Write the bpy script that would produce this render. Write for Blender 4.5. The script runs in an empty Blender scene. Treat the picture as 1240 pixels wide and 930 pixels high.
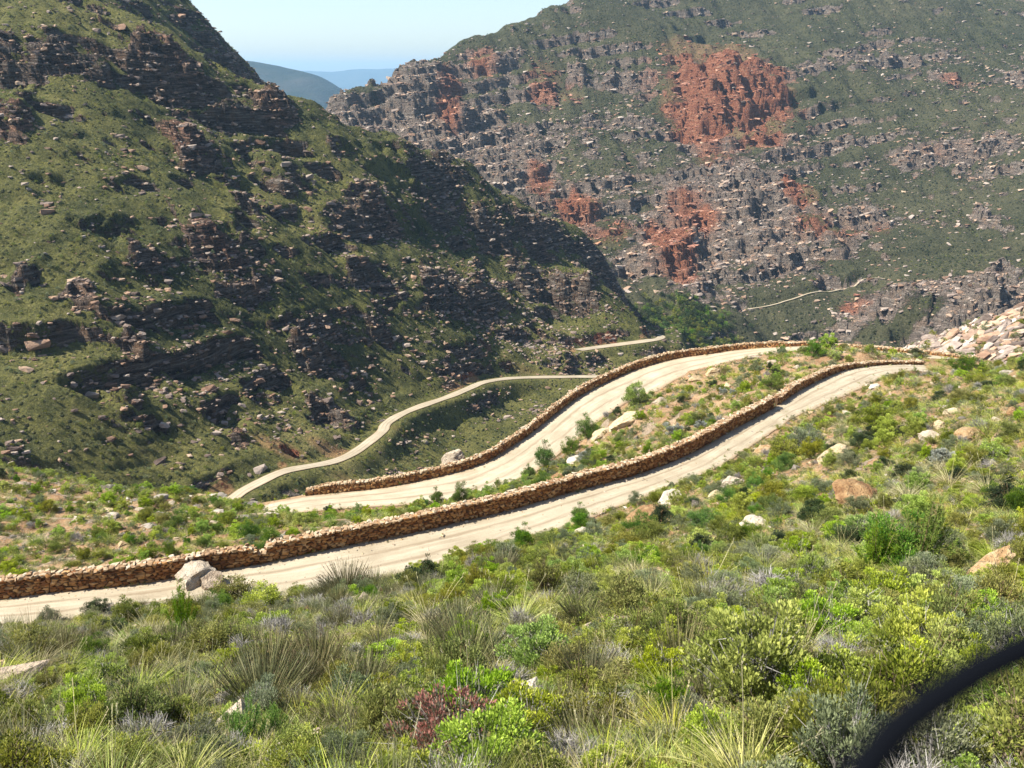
import bpy, math, random
import numpy as np
from mathutils import Vector, Matrix, Euler

R = math.radians
sc = bpy.context.scene
rng = np.random.default_rng(7)
random.seed(7)

# ------------------------------------------------------------------ camera
F_PX = 1074.0                       # focal length in pixels of the 1240 px wide photograph
PITCH = 19.3
cam_d = bpy.data.cameras.new("camera")
cam = bpy.data.objects.new("camera", cam_d)
sc.collection.objects.link(cam)
sc.camera = cam
cam.location = (0, 0, 0)
cam.rotation_euler = (R(90 - PITCH), 0, 0)
cam_d.sensor_width = 36.0
cam_d.lens = 36.0 * F_PX / 1240.0
cam_d.clip_start = 0.01
cam_d.clip_end = 60000
cam_d.dof.use_dof = True
cam_d.dof.focus_distance = 45.0
cam_d.dof.aperture_fstop = (cam_d.lens / 1000.0) / 0.0042      # 4 mm pupil

# ------------------------------------------------------------------ sky and sun
SUN_EL, SUN_AZ = 50.0, -98.0        # azimuth clockwise from +Y: the sun stands on the left
w = bpy.data.worlds.new("World"); sc.world = w; w.use_nodes = True
nt = w.node_tree; nt.nodes.clear()
sky = nt.nodes.new("ShaderNodeTexSky"); sky.sky_type = 'NISHITA'; sky.sun_disc = False
sky.sun_elevation = R(SUN_EL); sky.sun_rotation = R(SUN_AZ)
sky.air_density = 1.0; sky.dust_density = 1.8; sky.ozone_density = 1.0; sky.altitude = 900
bg = nt.nodes.new("ShaderNodeBackground"); bg.inputs[1].default_value = 0.090
wo = nt.nodes.new("ShaderNodeOutputWorld")
nt.links.new(sky.outputs[0], bg.inputs[0]); nt.links.new(bg.outputs[0], wo.inputs[0])
sun_d = bpy.data.lights.new("sun", 'SUN'); sun_d.energy = 5.0; sun_d.angle = R(0.55); sun_d.color = (1.0, 0.955, 0.85)
sun = bpy.data.objects.new("sun", sun_d); sc.collection.objects.link(sun)
sd = Vector((math.sin(R(SUN_AZ)) * math.cos(R(SUN_EL)), math.cos(R(SUN_AZ)) * math.cos(R(SUN_EL)), math.sin(R(SUN_EL))))
sun.rotation_euler = sd.to_track_quat('Z', 'Y').to_euler()
sc.view_settings.view_transform = 'Standard'; sc.view_settings.look = 'None'
sc.view_settings.exposure = 1.2; sc.view_settings.gamma = 1.0
sc.cycles.max_bounces = 6; sc.cycles.diffuse_bounces = 2; sc.cycles.glossy_bounces = 1
sc.cycles.transmission_bounces = 3; sc.cycles.transparent_max_bounces = 4; sc.cycles.volume_bounces = 0

# ------------------------------------------------------------------ helpers
CP, SP = math.cos(R(PITCH)), math.sin(R(PITCH))
def ray(px, py):
    x = (px - 620.0) / F_PX; y = (465.0 - py) / F_PX
    return np.array([x, CP + y * SP, -SP + y * CP])
def P(px, py, t): return ray(px, py) * t
def Pz(px, py, z):
    r = ray(px, py); return r * (z / r[2])

def _hash(ix, iy, seed):
    h = (ix.astype(np.int64) * 374761393 + iy.astype(np.int64) * 668265263 + seed * 1274126177) & 0xffffffff
    h = ((h ^ (h >> 13)) * 1274126177) & 0xffffffff
    h = h ^ (h >> 16)
    return h
def rnd2(ix, iy, seed): return (_hash(ix, iy, seed) & 0xffff) / 65535.0
def perlin(x, y, seed=0):
    ix = np.floor(x); iy = np.floor(y); fx = x - ix; fy = y - iy
    ux = fx * fx * fx * (fx * (fx * 6 - 15) + 10); uy = fy * fy * fy * (fy * (fy * 6 - 15) + 10)
    def g(dx, dy):
        a = rnd2(ix + dx, iy + dy, seed) * 2 * np.pi
        return np.cos(a) * (fx - dx) + np.sin(a) * (fy - dy)
    a = g(0, 0); b = g(1, 0); c = g(0, 1); d = g(1, 1)
    return 1.5 * ((a * (1 - ux) + b * ux) * (1 - uy) + (c * (1 - ux) + d * ux) * uy)
def fbm(x, y, seed=0, octv=5, gain=0.5, lac=2.03, ridged=False):
    s = 0; a = 1.0; n = 0
    for k in range(octv):
        v = perlin(x + 13.7 * k, y - 7.3 * k, seed + k)
        if ridged: v = 1 - 2 * np.abs(v)
        s = s + a * v; n += a; a *= gain; x = x * lac; y = y * lac
    return s / n
def cell(x, y, seed=0):
    """random value per voronoi cell and distance to the border (F2-F1)"""
    ix = np.floor(x); iy = np.floor(y)
    f1 = np.full(x.shape, 9.0); f2 = f1.copy(); v = np.zeros(x.shape)
    for dx in (-1, 0, 1):
        for dy in (-1, 0, 1):
            cx = ix + dx; cy = iy + dy
            d = np.hypot(cx + rnd2(cx, cy, seed) - x, cy + rnd2(cx, cy, seed + 5) - y)
            nv = rnd2(cx, cy, seed + 9)
            m = d < f1
            f2 = np.where(m, f1, np.minimum(f2, d)); v = np.where(m, nv, v); f1 = np.where(m, d, f1)
    return v, f2 - f1
def sstep(a, b, x):
    t = np.clip((x - a) / (b - a), 0, 1); return t * t * (3 - 2 * t)

class TPS:
    """thin plate surface z(x, y) through control points"""
    def __init__(s, pts, lam=0.0):
        p = np.array(pts, float); s.c = p[:, :2]; s.k = max(np.ptp(p[:, 0]), np.ptp(p[:, 1])); n = len(p)
        q = s.c / s.k
        K = s.U(np.hypot(q[:, None, 0] - q[None, :, 0], q[:, None, 1] - q[None, :, 1])) + lam * np.eye(n)
        A = np.zeros((n + 3, n + 3)); A[:n, :n] = K; A[:n, n] = 1; A[:n, n + 1:] = q
        A[n:, :n] = A[:n, n:].T
        b = np.zeros(n + 3); b[:n] = p[:, 2]
        s.w = np.linalg.solve(A, b); s.n = n; s.q = q
    @staticmethod
    def U(r): return np.where(r > 0, r * r * np.log(np.maximum(r, 1e-12)), 0.0)
    def __call__(s, x, y):
        x = np.asarray(x, float) / s.k; y = np.asarray(y, float) / s.k
        o = s.w[s.n] + s.w[s.n + 1] * x + s.w[s.n + 2] * y
        for i in range(s.n): o = o + s.w[i] * s.U(np.hypot(x - s.q[i, 0], y - s.q[i, 1]))
        return o

def march(px, py, zf, t0, t1, n=500):
    """first point of the ray through a pixel that lies under the surface zf"""
    r = ray(px, py); t = np.geomspace(t0, t1, n)
    g = r[2] * t - zf(r[0] * t, r[1] * t)
    k = np.argmax(g < 0)
    if g[k] >= 0: return None
    if k == 0: return r * t[0]
    a = g[k - 1] / (g[k - 1] - g[k]); return r * (t[k - 1] + a * (t[k] - t[k - 1]))

def seg_dist(x, y, pl):
    """distance to a polyline, signed side (+ = left of its direction), arc length, and total length"""
    pl = np.array(pl, float); best = np.full(np.shape(x), 1e9); side = np.zeros(np.shape(x)); arc = np.zeros(np.shape(x)); L = 0
    for a, b in zip(pl[:-1, :2], pl[1:, :2]):
        d = b - a; l = max(np.hypot(*d), 1e-6); u = d / l
        s = np.clip((x - a[0]) * u[0] + (y - a[1]) * u[1], 0, l)
        ex = x - a[0] - s * u[0]; ey = y - a[1] - s * u[1]; dd = np.hypot(ex, ey); m = dd < best
        best = np.where(m, dd, best); side = np.where(m, np.sign(u[0] * ey - u[1] * ex), side); arc = np.where(m, L + s, arc); L += l
    return best, side, arc, L
def smooth_poly(pl, n=12):
    """Catmull-Rom through the points"""
    p = np.array(pl, float); p = np.vstack([2 * p[0] - p[1], p, 2 * p[-1] - p[-2]]); out = []
    for i in range(1, len(p) - 2):
        for t in np.linspace(0, 1, n, endpoint=False):
            a, b, c, d = p[i - 1], p[i], p[i + 1], p[i + 2]
            out.append(0.5 * ((2 * b) + (c - a) * t + (2 * a - 5 * b + 4 * c - d) * t * t + (3 * b - a - 3 * c + d) * t ** 3))
    out.append(p[-2]); return np.array(out)
def resample(pl, step):
    pl = np.array(pl, float); d = np.r_[0, np.cumsum(np.linalg.norm(np.diff(pl[:, :2], axis=0), axis=1))]
    n = max(2, int(d[-1] / step) + 1); s = np.linspace(0, d[-1], n)
    return np.stack([np.interp(s, d, pl[:, k]) for k in range(pl.shape[1])], 1), s

# ---- meshes
def link(o, parent=None):
    sc.collection.objects.link(o)
    if parent is not None: o.parent = parent
    return o
def mesh_np(name, V, Fc, mats=(), smooth=False, attrs=None, matidx=None):
    """V (n,3), Fc (m,k) array of equal faces or list of such arrays"""
    me = bpy.data.meshes.new(name)
    Fl = Fc if isinstance(Fc, list) else [Fc]
    Fl = [np.asarray(f, np.int32) for f in Fl if len(f)]
    V = np.asarray(V, np.float32); me.vertices.add(len(V)); me.vertices.foreach_set("co", V.ravel())
    nl = sum(f.size for f in Fl); nf = sum(len(f) for f in Fl)
    me.loops.add(nl); me.polygons.add(nf)
    me.loops.foreach_set("vertex_index", np.concatenate([f.ravel() for f in Fl]))
    tot = np.concatenate([np.full(len(f), f.shape[1], np.int32) for f in Fl])
    me.polygons.foreach_set("loop_start", np.r_[0, np.cumsum(tot)[:-1]].astype(np.int32))
    me.polygons.foreach_set("loop_total", tot)
    for m in mats: me.materials.append(m)
    if matidx is not None: me.polygons.foreach_set("material_index", np.asarray(matidx, np.int32))
    me.polygons.foreach_set("use_smooth", np.full(nf, smooth))
    for k, v in (attrs or {}).items():
        v = np.asarray(v, np.float32)
        a = me.attributes.new(k, 'FLOAT', 'POINT'); a.data.foreach_set("value", v)
    me.update(calc_edges=True)
    return me
def tag(o, label=None, cat=None, group=None, kind=None):
    if label: o['label'] = label
    if cat: o['category'] = cat
    if group: o['group'] = group
    if kind: o['kind'] = kind
    return o
def obj(name, me, parent=None, **k):
    return tag(link(bpy.data.objects.new(name, me), parent), **k)

# ---- node helpers
def new_mat(name):
    m = bpy.data.materials.new(name); m.use_nodes = True; m.node_tree.nodes.clear()
    return m, m.node_tree
class N:
    def __init__(s, nt): s.t = nt
    def __call__(s, typ, ins=None, **props):
        n = s.t.nodes.new(typ)
        for k, v in props.items(): setattr(n, k, v)
        for k, v in (ins or {}).items(): s.set(n.inputs[k], v)
        return n
    def set(s, sock, v):
        if isinstance(v, bpy.types.NodeSocket): s.t.links.new(v, sock)
        elif isinstance(v, bpy.types.Node): s.t.links.new(v.outputs[0], sock)
        elif isinstance(v, tuple) and len(v) == 3 and sock.type == 'RGBA': sock.default_value = (*v, 1)
        else: sock.default_value = v
    def math(s, op, a, b=0.0, c=None, clamp=False):
        n = s.t.nodes.new("ShaderNodeMath"); n.operation = op; n.use_clamp = clamp
        s.set(n.inputs[0], a); s.set(n.inputs[1], b)
        if c is not None: s.set(n.inputs[2], c)
        return n.outputs[0]
    def mix(s, f, a, b, blend='MIX'):
        n = s.t.nodes.new("ShaderNodeMix"); n.data_type = 'RGBA'; n.blend_type = blend
        s.set(n.inputs[0], f); s.set(n.inputs[6], a); s.set(n.inputs[7], b); return n.outputs[2]
    def noise(s, vec, scale, detail=4, rough=0.55, dist=0.0):
        n = s("ShaderNodeTexNoise", {'Scale': scale, 'Detail': detail, 'Roughness': rough, 'Distortion': dist})
        if vec is not None: s.set(n.inputs['Vector'], vec)
        return n.outputs['Fac']
    def attr(s, name): return s("ShaderNodeAttribute", attribute_name=name).outputs['Fac']
    def ramp(s, f, stops, interp='LINEAR'):
        n = s("ShaderNodeValToRGB"); n.color_ramp.interpolation = interp; e = n.color_ramp.elements
        while len(e) < len(stops): e.new(0.5)
        for k, (p, c) in enumerate(stops): e[k].position = p; e[k].color = (*c, 1) if len(c) == 3 else c
        s.set(n.inputs[0], f); return n.outputs[0]
    def step(s, f, a, b):
        n = s("ShaderNodeMapRange", interpolation_type='SMOOTHSTEP'); s.set(n.inputs[0], f); n.inputs[1].default_value = a; n.inputs[2].default_value = b
        return n.outputs[0]
    def pos(s, scale=None):
        g = s("ShaderNodeNewGeometry").outputs['Position']
        if scale is None: return g
        m = s("ShaderNodeMapping"); s.set(m.inputs[0], g); m.inputs['Scale'].default_value = scale; return m.outputs[0]
    def bump(s, h, dist, strength=1.0, prev=None):
        n = s("ShaderNodeBump"); n.inputs['Strength'].default_value = strength; n.inputs['Distance'].default_value = dist
        s.set(n.inputs['Height'], h)
        if prev is not None: s.set(n.inputs['Normal'], prev)
        return n.outputs[0]
    def out(s, col, rough=0.9, normal=None, spec=0.2, vol=None):
        b = s("ShaderNodeBsdfPrincipled", {'Base Color': col, 'Roughness': rough, 'Specular IOR Level': spec})
        if normal is not None: s.set(b.inputs['Normal'], normal)
        o = s("ShaderNodeOutputMaterial"); s.t.links.new(b.outputs[0], o.inputs[0]); return b
HAZE = 1.0e-4

# ================================================================== ROADS (traced in the photograph, put at their own heights)
def z_line(pts):
    return smooth_poly([Pz(*p) for p in pts], 10)
# upper road: outer edge is the foot of the wall, inner edge the foot of the bank
road1_out = z_line([(-190, 742, -23.0), (-90, 735, -23.0), (0, 727, -23), (70, 718, -23), (160, 709, -23.05), (262, 692, -23.1), (310, 685, -23.15), (370, 672, -23.2), (430, 660, -23.3),
                    (510, 644, -23.4), (560, 632, -23.5), (620, 618, -23.6), (695, 596, -23.75), (770, 576, -23.9), (832, 552, -24.1), (892, 519, -24.5),
                    (930, 499, -24.8), (949, 487, -25.0), (966, 475, -25.15), (1004, 456, -25.6), (1032, 447, -25.9), (1075, 442, -26.3), (1119, 442, -26.7)])
road1_in = z_line([(-190, 770, -23.0), (-90, 764, -23.0), (0, 757, -23), (70, 750, -23), (150, 744, -23.05), (240, 733, -23.1), (300, 722, -23.15), (370, 719, -23.2), (440, 705, -23.3),
                   (510, 690, -23.4), (570, 676, -23.5), (622, 659, -23.6), (665, 650, -23.75), (735, 620, -23.9), (820, 588, -24.1), (872, 568, -24.5),
                   (918, 538, -24.8), (945, 520, -25.0), (962, 508, -25.15), (1032, 478, -25.7), (1062, 461, -26.0), (1098, 450, -26.4), (1150, 449, -26.7)])
road2_out = z_line([(1180, 437, -27.4), (1140, 431.5, -27.9), (1090, 427, -28.5), (1040, 423, -28.9), (985, 419.5, -29.5), (925, 421.5, -30.3), (890, 424.5, -30.8), (860, 429, -31.2), (820, 434.5, -31.7), (789, 442, -32.1), (755, 454, -32.6), (701, 481, -33.3),
                    (645, 524, -34.1), (620, 541, -34.4), (592, 558, -34.7), (550, 573, -35.1), (465, 591, -35.7), (380, 600, -36.2), (340, 607, -36.5), (300, 618, -36.9)])
road2_in = z_line([(1180, 441, -27.4), (1140, 436, -27.9), (1090, 431, -28.5), (1040, 427, -28.9), (985, 424, -29.5), (925, 428, -30.3), (890, 434, -30.8), (850, 443, -31.2), (828, 451, -31.7), (795, 466, -32.1), (752, 484, -32.6), (705, 518, -33.3),
                   (650, 564, -34.1), (630, 578, -34.4), (590, 596, -34.7), (540, 605, -35.1), (465, 613, -35.7), (390, 618, -36.2), (345, 624, -36.5), (300, 632, -36.9)])
def ribbon_center(a, b, step):
    a, _ = resample(a, step); n = len(a); b, sb = resample(b, 0.1)
    k = np.array([np.argmin(np.hypot(b[:, 0] - q[0], b[:, 1] - q[1])) for q in a]).astype(float)
    k = np.maximum.accumulate(k); k = np.convolve(np.pad(k, 4, mode='edge'), np.ones(9) / 9, 'valid')
    c = np.stack([np.interp(k, np.arange(len(b)), b[:, i]) for i in range(3)], 1); c[:, 2] = a[:, 2]
    return a, c
r1a, r1b = ribbon_center(road1_out, road1_in, 0.8)
r2a, r2b = ribbon_center(road2_out, road2_in, 1.2)
def carve(X, Y, Z, a, b, fall, zoff=-0.04):
    """cut and fill a terrain grid to the road lying between the edge lines a and b"""
    c = (a + b) / 2; hw = np.hypot(*(a - b)[:, :2].T) / 2
    m = (X > c[:, 0].min() - 12) & (X < c[:, 0].max() + 12) & (Y > c[:, 1].min() - 12) & (Y < c[:, 1].max() + 12)
    x = X[m]; y = Y[m]; d, side, arc, L = seg_dist(x, y, c)
    s = np.r_[0, np.cumsum(np.hypot(*np.diff(c[:, :2], axis=0).T))]
    zr = np.interp(arc, s, c[:, 2]) + zoff; h = np.interp(arc, s, hw)
    k = sstep(h + 0.35, h + fall, d)
    Z = Z.copy(); Z[m] = zr * (1 - k) + Z[m] * k
    D = np.full(X.shape, 99.0); D[m] = d - h
    return Z, D

# ================================================================== NEAR SLOPE
near_pts = [P(*p) for p in [
    (0, 930, 8.6), (300, 930, 7.8), (620, 930, 7.0), (940, 930, 6.2), (1240, 930, 5.3), (-300, 930, 9), (1500, 930, 4.5),
    (0, 850, 12), (300, 850, 11), (620, 840, 10), (940, 820, 9.4), (1240, 800, 9.5),
    (0, 790, 22), (150, 780, 23), (300, 770, 22), (480, 745, 22), (620, 720, 21), (760, 690, 24), (900, 680, 20), (1100, 690, 17.5), (1240, 690, 16.5),
    (0, 765, 36), (150, 752, 36), (300, 732, 37), (450, 712, 38),
    (700, 645, 42), (850, 620, 39), (1000, 600, 31), (1100, 600, 27), (1240, 600, 23.5),
    (900, 570, 47), (1000, 520, 50), (1100, 500, 50), (1240, 500, 38), (1180, 470, 58), (1240, 440, 56), (1120, 455, 72), (1400, 430, 50), (1400, 560, 24),
    (0, 690, 45.5), (150, 660, 49), (300, 650, 49), (60, 640, 54), (200, 630, 57), (330, 625, 62), (0, 600, 62), (120, 600, 65), (250, 608, 67),
    (0, 567, 78), (100, 583, 76), (200, 597, 75), (280, 603, 76),
    (500, 625, 62), (600, 600, 70), (700, 560, 70), (800, 520, 74), (760, 500, 84), (870, 480, 80), (900, 450, 93), (960, 470, 73), (960, 432, 92), (1020, 425, 91), (1060, 432, 86),
    (-200, 600, 56), (-250, 700, 44), (-200, 560, 76)]]
near_pts += [tuple(p) for p in r1a[::14]] + [tuple(p) for p in r1b[::14]] + [tuple(p) for p in r2a[::10]] + [tuple(p) for p in r2b[::10]]
# beyond the crest the ground drops away into the valley
def beyond(p, dxy, dz): p = np.array(p); return (p[0] + dxy[0], p[1] + dxy[1], p[2] + dz)
near_pts += [beyond(P(-200, 560, 76), (-5, 30), -22), beyond(P(0, 567, 78), (-2, 30), -23), beyond(P(140, 590, 75), (-2, 30), -24), beyond(P(280, 603, 76), (0, 30), -24)]
for q in r2a[8::12]: near_pts.append(beyond(q, (-7, 16), -16))
for q in r2a[6::8]: near_pts.append(beyond(q, (-1.2, 2.6), -2.2))
near_pts += [beyond(P(1240, 440, 56), (5, 25), -12), beyond(P(1400, 430, 50), (5, 25), -12), (10, -8, -1.5), (-10, -8, -1.0), (0, 0, -2.0), (-12, 2, -2.8), (12, 2, -1.8)]
near_tps = TPS(near_pts, 2e-5)
def near_base(x, y): return near_tps(x, y)

def fan_grid(y0, y1, ny, xa, xb, nx, off=6.0, power=1.0):
    yy = np.geomspace(y0 + off, y1 + off, ny) - off
    u = np.linspace(0, 1, nx)
    Y = np.repeat(yy[:, None], nx, 1)
    X = (xa * (Y + off)) + (xb - xa) * (Y + off) * u[None, :]
    return X, Y
def grid_faces(ny, nx):
    i = np.arange(ny * nx).reshape(ny, nx)
    return np.stack([i[:-1, :-1], i[:-1, 1:], i[1:, 1:], i[1:, :-1]], -1).reshape(-1, 4)
def grid_slope(X, Y, Z):
    V = np.stack([X, Y, Z], -1); a = np.gradient(V, axis=1); b = np.gradient(V, axis=0)
    n = np.cross(a, b); n /= np.linalg.norm(n, axis=-1, keepdims=True) + 1e-9
    return n

NX, NY = fan_grid(-2.0, 132, 440, -0.74, 0.74, 560, 9)
NZ = near_base(NX, NY)
NZ = NZ + 0.35 * fbm(NX / 6, NY / 6, 3, 5) + 0.10 * fbm(NX / 1.1, NY / 1.1, 9, 4)
# flat bedding ledges on the lower left spur and on the right bank
def ledges(Z, X, Y, cx, cy, rx, ry, stepz, seed, tilt=(0, 0), amt=1.0):
    m = np.exp(-(((X - cx) / rx) ** 2 + ((Y - cy) / ry) ** 2) ** 2) * amt
    q = (Z + tilt[0] * X + tilt[1] * Y + 0.5 * fbm(X / 5, Y / 5, seed, 4)) / stepz
    f = q - np.floor(q); st = (np.floor(q) + sstep(0.55, 0.95, f)) * stepz
    dz = (st - q * stepz); m = m * sstep(-0.25, 0.25, fbm(X / 7, Y / 4, seed + 3, 3) + 0.15)
    return Z + dz * m, m * (f > 0.5)
c0 = P(150, 620, 60)
NZ, rk1 = ledges(NZ, NX, NY, c0[0], c0[1], 34, 16, 0.8, 31)
c1 = P(1120, 560, 34)
NZ, rk2 = ledges(NZ, NX, NY, c1[0], c1[1], 13, 16, 0.7, 41, amt=0.8)
c2 = P(800, 500, 78)
NZ, rk3 = ledges(NZ, NX, NY, c2[0], c2[1], 22, 14, 0.9, 51, amt=0.8)
NZ, ND1 = carve(NX, NY, NZ, r1a, r1b, 1.7)
NZ, ND2 = carve(NX, NY, NZ, r2a, r2b, 2.2)
NROCK = np.clip(rk1 + rk2 + rk3, 0, 1)

class GridSurf:
    """z lookup on a fan grid"""
    def __init__(s, X, Y, Z):
        s.X, s.Y, s.Z = X, Y, Z; s.yy = Y[:, 0]
    def __call__(s, x, y, F=None):
        Z = s.Z if F is None else F
        x = np.atleast_1d(np.asarray(x, float)); y = np.atleast_1d(np.asarray(y, float))
        j = np.interp(y, s.yy, np.arange(len(s.yy))); j0 = np.clip(j.astype(int), 0, len(s.yy) - 2); fj = j - j0
        def row(jj):
            x0 = s.X[jj, 0]; x1 = s.X[jj, -1]; n = s.X.shape[1]
            u = np.clip((x - x0) / (x1 - x0), 0, 1) * (n - 1); i = np.clip(u.astype(int), 0, n - 2); f = u - i
            return Z[jj, i] * (1 - f) + Z[jj, i + 1] * f
        return row(j0) * (1 - fj) + row(j0 + 1) * fj
near = GridSurf(NX, NY, NZ)

def blobs(X, Y, zf, t0, t1, lst):
    m = np.zeros(X.shape)
    for px, py, rx, ry, am in lst:
        w = march(px, py, zf, t0, t1)
        if w is None: continue
        s = np.linalg.norm(w) / F_PX
        m = np.maximum(m, am * np.exp(-((((X - w[0]) / (rx * s)) ** 2 + ((Y - w[1]) / (ry * s * 1.6)) ** 2)) ** 1.5))
    return m

# ================================================================== LEFT MOUNTAIN (with the lower road)
lp = [(-150, 560, 150), (0, 540, 158), (120, 570, 165), (200, 575, 172), (290, 588, 176), (380, 566, 195), (430, 548, 207), (470, 512, 228), (520, 487, 250), (600, 460, 285), (735, 457, 300), (745, 418, 385), (800, 410, 405), (850, 395, 425),
      (300, 640, 165), (420, 610, 182), (480, 600, 196), (550, 570, 224), (620, 540, 246), (700, 490, 272), (760, 440, 325), (100, 640, 150),(820,425,400),
      (0, 300, 195), (100, 300, 203), (200, 300, 217), (300, 300, 235), (400, 300, 262), (500, 330, 288), (600, 350, 320), (690, 370, 352), (745, 379, 378),
      (100, 430, 180), (250, 450, 198), (350, 440, 222), (450, 430, 250), (560, 410, 283), (660, 425, 308),
      (0, 150, 225), (100, 150, 238), (200, 160, 255), (300, 180, 275), (400, 200, 295), (480, 240, 315), (560, 260, 342), (640, 290, 368), (700, 320, 380),
      (0, 0, 262), (100, 0, 275), (150, 12, 286), (196, 32, 290), (232, 58, 296), (274, 88, 301), (300, 104, 305), (338, 112, 311), (375, 122, 318), (400, 140, 322), (470, 166, 340), (530, 190, 352), (560, 192, 358), (620, 240, 382), (680, 264, 398), (702, 272, 398), (716, 322, 392), (734, 356, 384),
      (90, -30, 296), (0, -60, 305), (-200, 0, 260), (-200, 300, 190), (860, 425, 445), (900, 435, 450), (850, 405, 470), (800, 400, 440), (770, 390, 410)]
lpts = [P(*p) for p in lp]
for p, d, dz in [((150, 12, 286), (30, 36), -46), ((232, 58, 296), (30, 36), -46), ((120, -30, 300), (25, 40), -40), ((150, 12, 286), (8, 10), -8), ((232, 58, 296), (8, 10), -9), ((274, 88, 301), (8, 10), -8), ((300, 102, 305), (32, 42), -45), ((375, 122, 318), (35, 42), -45), ((470, 166, 340), (35, 42), -45),
                 ((560, 192, 358), (30, 40), -50), ((620, 237, 382), (32, 36), -48), ((690, 268, 398), (36, 26), -50), ((745, 379, 378), (40, 10), -12), ((702, 274, 398), (14, 6), -16), ((716, 324, 392), (14, 6), -16), ((734, 358, 384), (14, 6), -10), ((100, -60, 305), (20, 60), -20)]:
    lpts.append(beyond(P(*p), d, dz))
left_tps = TPS(lpts, 1e-5)
lower_road_c = [(268, 622, 173), (280, 607, 175), (293, 594, 177.5), (318, 573, 181), (345, 565, 186), (370, 564, 190), (398, 563.5, 196), (420, 554, 203), (444, 538, 213), (463, 523, 222), (467, 512, 227), (484, 502, 235), (515, 490, 247), (546, 480, 258), (569, 469, 268), (590, 461.5, 278), (625, 458, 288), (680, 456.5, 297), (735, 457, 303), (760, 462, 300)]
lrc = smooth_poly([P(*p) for p in lower_road_c], 8)
lrc, _ = resample(lrc, 2.0)
lrc[:, 2] = np.convolve(np.pad(lrc[:, 2], 6, mode='edge'), np.ones(13) / 13, 'valid')
far_road_c = smooth_poly([P(*p) for p in [(715, 424, 372), (742, 418, 382), (775, 413.5, 392), (795, 411, 398), (801, 407.5, 404), (794, 405, 409), (785, 403.5, 414)]], 8)
far_road_c, _ = resample(far_road_c, 2.0)
def offs(c, w):
    d = np.gradient(c[:, :2], axis=0); d /= np.linalg.norm(d, axis=1, keepdims=True) + 1e-9
    n = np.stack([-d[:, 1], d[:, 0], 0 * d[:, 0]], 1)
    return c + n * w, c - n * w

# crag bands: foot of each cliff in the photograph, cliff height in px, extra depth of the bulge
def bands_to_world(bl, zf, t0, t1, hs=1.0):
    out = []
    for pts, hpx, Lb in bl:
        w = [march(px, py, zf, t0, t1) for px, py in pts]; w = [a for a in w if a is not None]
        if len(w) < 2: continue
        w = np.array(w); dist = np.linalg.norm(w.mean(0)); out.append((w, hpx * dist / F_PX * hs, Lb))
    return out
def apply_bands(X, Y, Z, bands, seed, jag=3.0):
    rock = np.zeros(X.shape); wob = fbm(X / 14, Y / 14, seed, 4) * jag + (cell(X / 6, Y / 6, seed)[0] - .5) * jag * 0.9
    for k, (w, H, Lb) in enumerate(bands):
        lo = w.min(0) - 4 * Lb - H; hi = w.max(0) + 4 * Lb + H
        m = (X > lo[0]) & (X < hi[0]) & (Y > lo[1]) & (Y < hi[1])
        if not m.any(): continue
        x = X[m]; y = Y[m]; ww = w if w[0, 0] < w[-1, 0] else w[::-1]
        d, side, arc, L = seg_dist(x, y, ww)
        s = d * side + wob[m]
        over = np.where((arc <= 0.01) | (arc >= L - .01), d, 0)
        ta = sstep(0, 0.12 * L + 2, arc) * sstep(0, 0.12 * L + 2, L - arc) * np.exp(-(over / 5) ** 2)
        ta *= 0.65 + 0.5 * perlin(arc / 9.0, arc * 0 + k * 3.3, seed + 2)
        wid = 0.10 * H + 0.6
        prof = np.zeros_like(s)
        nst = 4                      # a stack of beds, each stepping back a little
        for i in range(nst):
            o = i * (0.22 * H); prof += sstep(o, o + wid, s + (perlin(x / 4., y / 4., seed + i + k) * 0.9)) / nst
        dz = H * ta * (prof * np.exp(-np.maximum(s - H * .7, 0) / Lb) - 0.15 * np.exp(-(np.minimum(s, 0) / (0.6 * Lb)) ** 2) * (s < 0))
        Zm = Z[m] + dz; Z = Z.copy(); Z[m] = Zm
        r = ta * np.exp(-(np.maximum(-s, 0) / (0.12 * H + 1)) ** 2) * np.exp(-(np.maximum(s - H * 1.0, 0) / (0.25 * H + 1.5)) ** 2)
        rock[m] = np.maximum(rock[m], r)
    return Z, rock

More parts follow.
